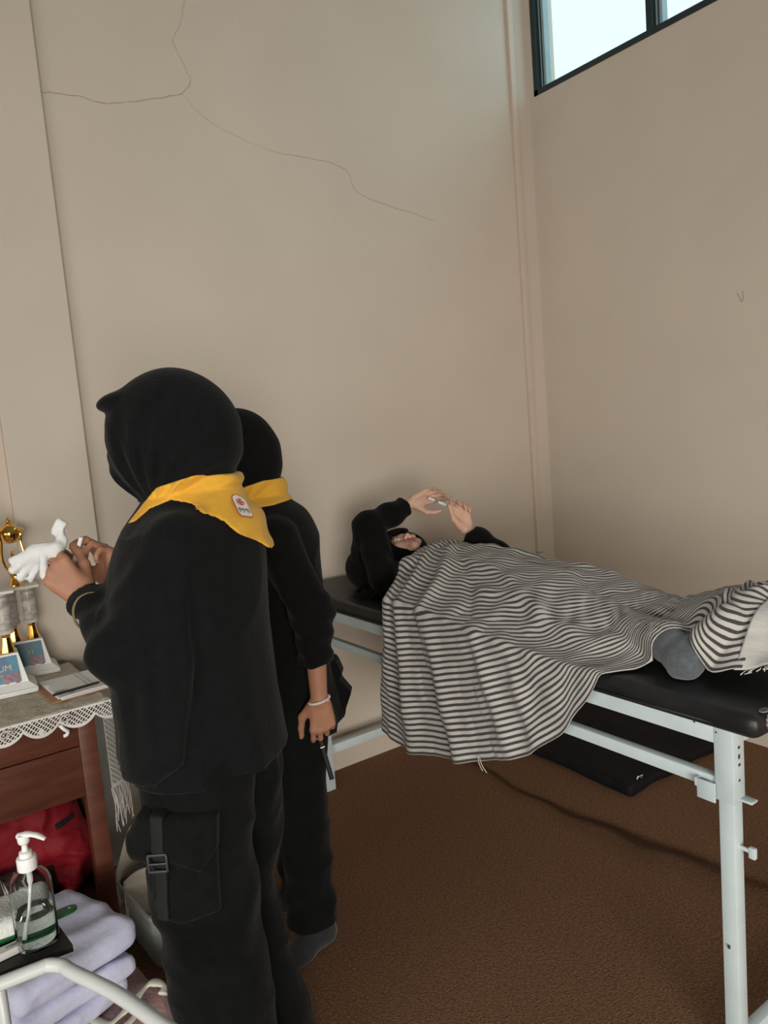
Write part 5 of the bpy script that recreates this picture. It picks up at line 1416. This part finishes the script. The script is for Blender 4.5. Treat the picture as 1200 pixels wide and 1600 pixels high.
def profile(y):
    """cross profile at y from the far side, over the body and down the near side: points (x, z) and arc length"""
    n = 260
    x = np.linspace(-1.035, XE+0.012, n)
    u = np.where(x > -1.335, (x+1.335)/np.interp(y, YW, WF), (-1.335-x)/np.interp(y, YW, WN))
    p = np.where(x > -1.335, 3.6, np.interp(y, YW, PN))
    zt = ridge(y)-ZM-0.006
    z = ZM+0.008+zt*np.exp(-np.abs(u)**p)
    a = np.linspace(0, math.pi/2, 12)[1:]
    xc = XE+0.012-0.012*np.sin(a); zc = z[-1]-0.012*(1-np.cos(a))
    m = np.linspace(0, 0.6, 60)[1:]
    X = np.concatenate([x, xc, np.full(59, XE)]); Z = np.concatenate([z, zc, zc[-1]-m])
    s = np.concatenate([[0], np.cumsum(np.hypot(np.diff(X), np.diff(Z)))])
    return X, Z, s
def arc_at(y, x=None, z=None):
    X, Z, s = profile(y)
    if z is not None:
        i = np.arange(260, len(X)); return np.interp(-z, -Z[i], s[i])
    return np.interp(-x, -X[:271], s[:271])
hem_pts = [(-2.20, dict(x=-1.50)), (-2.03, dict(x=-1.505)), (-1.965, dict(x=-1.520)), (-1.915, dict(x=-1.540)), (-1.880, dict(x=-1.540)), (-1.855, dict(x=-1.515)), (-1.830, dict(x=-1.485)), (-1.805, dict(x=-1.480)), (-1.780, dict(x=-1.500)), (-1.750, dict(x=-1.545)), (-1.725, dict(x=-1.590)),
           (-1.695, dict(x=-1.630)), (-1.650, dict(z=0.835)), (-1.594, dict(z=0.765)), (-1.547, dict(z=0.700)), (-1.47, dict(z=0.64)), (-1.40, dict(z=0.588)), (-1.237, dict(z=0.520)), (-1.10, dict(z=0.478)), (-0.987, dict(z=0.454)), (-0.90, dict(z=0.438)), (-0.81, dict(z=0.433)), (-0.69, dict(z=0.455)), (-0.5, dict(z=0.46))]
HYs = np.array([p[0] for p in hem_pts]); HSs = np.array([arc_at(p[0], **p[1]) for p in hem_pts])
_hc = catmull(np.stack([HYs, HSs], 1), 240)
def hem_s(y): return np.interp(y, _hc[:, 0], _hc[:, 1])

def blanket(nu, nv, y_foot, lift=0.0, y_start=None):
    VV = np.linspace(0, 1, nv)
    yh = np.interp(VV, [0, .15, .27, .33, .44, .58, .70, .85, 1], [-.67, -.63, -.610, -.615, -.660, -.765, -.750, -.715, -.692])
    if y_start is not None: yh = np.full(nv, y_start)
    P = np.zeros((nu, nv, 3)); UV = np.zeros((nu, nv, 2))
    for i in range(nu):
        w = i/(nu-1); w = w**1.0
        Yr = yh+(y_foot-yh)*w
        # the arc length of the profile for each y along this row
        for j0 in range(0, nv, 4):
            y = Yr[j0]
            X, Z, s = profile(y); L = hem_s(y)
            for j in range(j0, min(j0+4, nv)):
                q = VV[j]*L
                P[i, j] = (np.interp(q, s, X), Yr[j], np.interp(q, s, Z)+lift)
                UV[i, j] = (Yr[j], L-q)
    return P, UV
NU, NV = 260, 248
P, UV = blanket(NU, NV, -1.955)
# folds: pushed along the surface normal
def normals(P):
    a = np.gradient(P, axis=0); b = np.gradient(P, axis=1)
    n = np.cross(b, a); n /= np.maximum(np.linalg.norm(n, axis=2, keepdims=True), 1e-9)
    return n
Nn = normals(P)
if Nn[NU//2, NV-20, 0] > 0: Nn = -Nn
y = P[..., 1]; sv = UV[..., 1]; vj = np.linspace(0, 1, NV)[None, :]*np.ones((NU, 1))
hang = np.clip((ZM-P[..., 2])/0.10, 0, 1)
low = np.clip((ZM-P[..., 2])/0.42, 0, 1)
disp = np.zeros((NU, NV))
def foldline(pts, w, amp):
    """ridge along a polyline in (y, s from hem)"""
    global disp
    pts = catmull(pts, 24); best = np.full((NU, NV), 1e9); tt = np.zeros((NU, NV))
    for k in range(len(pts)-1):
        a, b = pts[k], pts[k+1]; e = b-a
        t = np.clip(((y-a[0])*e[0]+(sv-a[1])*e[1])/(e @ e), 0, 1)
        d = np.hypot(y-a[0]-e[0]*t, sv-a[1]-e[1]*t)
        m = d < best; best = np.where(m, d, best); tt = np.where(m, (k+t)/(len(pts)-1), tt)
    disp += amp*np.exp(-(best/w)**2)*(0.25+0.75*np.sin(math.pi*np.clip(tt, 0.02, 1))**0.5)
# falls of the hanging side
for yt, yb, w, a in ((-.785, -.745, .022, .010), (-.855, -.885, .030, .030), (-.93, -1.03, .030, -.014), (-1.00, -1.14, .034, .026), (-1.12, -1.27, .035, -.012), (-1.22, -1.40, .034, .020), (-1.36, -1.50, .03, .010)):
    yc = yt+(yb-yt)*low
    disp += a*np.exp(-((y-yc)/(w*(0.7+0.6*low)))**2)*np.clip((ZM+0.10-P[..., 2])/0.25, 0, 1)
# from the shoulder down over the bed edge
foldline([(-.69, .78), (-.80, .62), (-.86, .45)], .020, .016)
foldline([(-.74, .86), (-.88, .70), (-.95, .52), (-.98, .40)], .022, .020)
foldline([(-.80, .84), (-.95, .72), (-1.08, .58), (-1.15, .44)], .018, -.010)
# long diagonal from the hip to the feet, fan of smaller ones gathering at the ankle
foldline([(-.90, .78), (-1.10, .70), (-1.35, .50), (-1.60, .26), (-1.74, .12)], .022, .018)
foldline([(-1.00, .86), (-1.25, .78), (-1.45, .58), (-1.66, .30), (-1.80, .14)], .016, -.010)
foldline([(-1.10, .92), (-1.35, .80), (-1.55, .56), (-1.74, .30)], .020, .014)
foldline([(-1.05, .62), (-1.25, .56), (-1.45, .38), (-1.64, .18)], .018, .012)
foldline([(-1.10, .50), (-1.30, .42), (-1.48, .28), (-1.62, .12)], .014, -.008)
foldline([(-1.70, .36), (-1.80, .30), (-1.90, .16)], .018, .014)
foldline([(-1.74, .44), (-1.84, .38), (-1.95, .30)], .016, .012)
foldline([(-1.78, .20), (-1.86, .13), (-1.93, .05)], .012, .008)
foldline([(-.78, .98), (-1.0, .95), (-1.2, .98)], .02, .012)
for k in range(16):
    r = random.Random(k+40)
    y0 = r.uniform(-1.9, -.75); s0 = r.uniform(.1, .95); a = r.uniform(-.9, .3)
    foldline([(y0, s0), (y0-.10*math.cos(a), s0+.10*math.sin(a)), (y0-.22*math.cos(a*1.2), s0+.22*math.sin(a*1.2))], r.uniform(.008, .016), r.uniform(-.004, .006))
# bunched gathers over the toes
disp += 0.012*np.sin(y*75+sv*35+2*np.sin(sv*20))*np.clip((-1.80-y)*9, 0, 1)*np.clip((sv-.14)*8, 0, 1)
# rolled hem at her chest
roll = np.clip(1-np.abs(np.linspace(0, 1, NU)[:, None]-0.012)/0.016, 0, 1)*np.clip(1-hang*0.7, 0.2, 1)
disp += 0.010*np.sqrt(roll)
disp += 0.0025*np.sin(y*38+sv*21)+0.0018*np.sin(y*71-sv*33)
disp = np.where(disp < 0, np.where(hang > 0.3, np.maximum(disp, -0.004), np.maximum(disp, -0.010)), disp)
edge = np.clip((ZM+0.05-P[..., 2])/0.04, 0, 1)*np.clip((P[..., 2]-0.80)/0.05, 0, 1)
P = P+Nn*(np.where(edge > 0, np.maximum(disp, -0.002), disp))[..., None]
P[..., 2] = np.where(P[..., 0] > XE+0.01, np.maximum(P[..., 2], ZM+0.004), P[..., 2])
# the cloth rests on the body: push it clear of whatever it covers
for _ in range(4):
    Q = P.reshape(-1, 3)
    d = np.minimum(covered(Q), girl_scarf(Q)+0.004)
    for pts_ in SOCKS: d = np.minimum(d, limb(Q, pts_, [0.044, 0.042, 0.038, 0.028], 0.03))
    push = np.clip(0.009-d, 0, 0.04).reshape(NU, NV)
    for _k in range(3):
        sm_ = push.copy()
        sm_[1:-1, 1:-1] = (push[1:-1, 1:-1]*2+push[:-2, 1:-1]+push[2:, 1:-1]+push[1:-1, :-2]+push[1:-1, 2:])/6
        push = np.maximum(push, sm_)
    P = P+Nn*push[..., None]
# drop hem that lies on the mattress
nearhem = np.clip(1-sv/0.03, 0, 1)
faces = [(i*NV+j, (i+1)*NV+j, (i+1)*NV+j+1, i*NV+j+1) for i in range(NU-1) for j in range(NV-1)]
bk_ = thing('striped_blanket', 'cream cotton blanket with charcoal stripes over the person on the bed', 'blanket', (-1.4, -1.3, ZM))
o = mk('cover', P.reshape(-1, 3), faces, STRIPE, bk_, True, uv=UV.reshape(-1, 2))
solidify(o, 0.003, 0.0)
# turned-back foot end showing the paler wrong side, with a short fringe
PALE = mat('blanket_wrong_side', (0.46, 0.45, 0.43, 1), 0.95, color2=(0.56, 0.55, 0.52, 1), nscale=40, bump=0.2, bscale=200, stretch=(1, 0.1, 1))
P2, UV2 = blanket(40, 60, -2.11, 0.004, -1.94)
P2[..., 2] += 0.006*np.sin(P2[..., 0]*40+P2[..., 1]*50)+np.clip((-1.98-P2[..., 1])*0.15, 0, .02)
f2 = [(i*60+j, (i+1)*60+j, (i+1)*60+j+1, i*60+j+1) for i in range(39) for j in range(59)]
o = mk('turned_end', P2.reshape(-1, 3), f2, PALE, bk_, True, uv=UV2.reshape(-1, 2)); solidify(o, 0.003)
g = Geo()
for k in range(14):
    p = P2[6+k*2, -1]; r = random.Random(k)
    g.tube([p, p+A3(-0.008, r.uniform(-.006, .006), -0.004), p+A3(-0.018, r.uniform(-.01, .01), -0.008)], 0.0012, 5)
fo = g.make('fringe', FRAYM, bk_, True); fo['kind'] = 'stuff'
g = Geo()
for dx in (0, .006):
    g.tube(catmull([(XE-0.004, -1.205-dx, 0.53), (XE-0.006, -1.212-dx*2, 0.505), (XE-0.003, -1.222-dx*3, 0.485)], 8), 0.0012, 6)
fo = g.make('loose_thread', FRAYM, bk_, True); fo['kind'] = 'stuff'
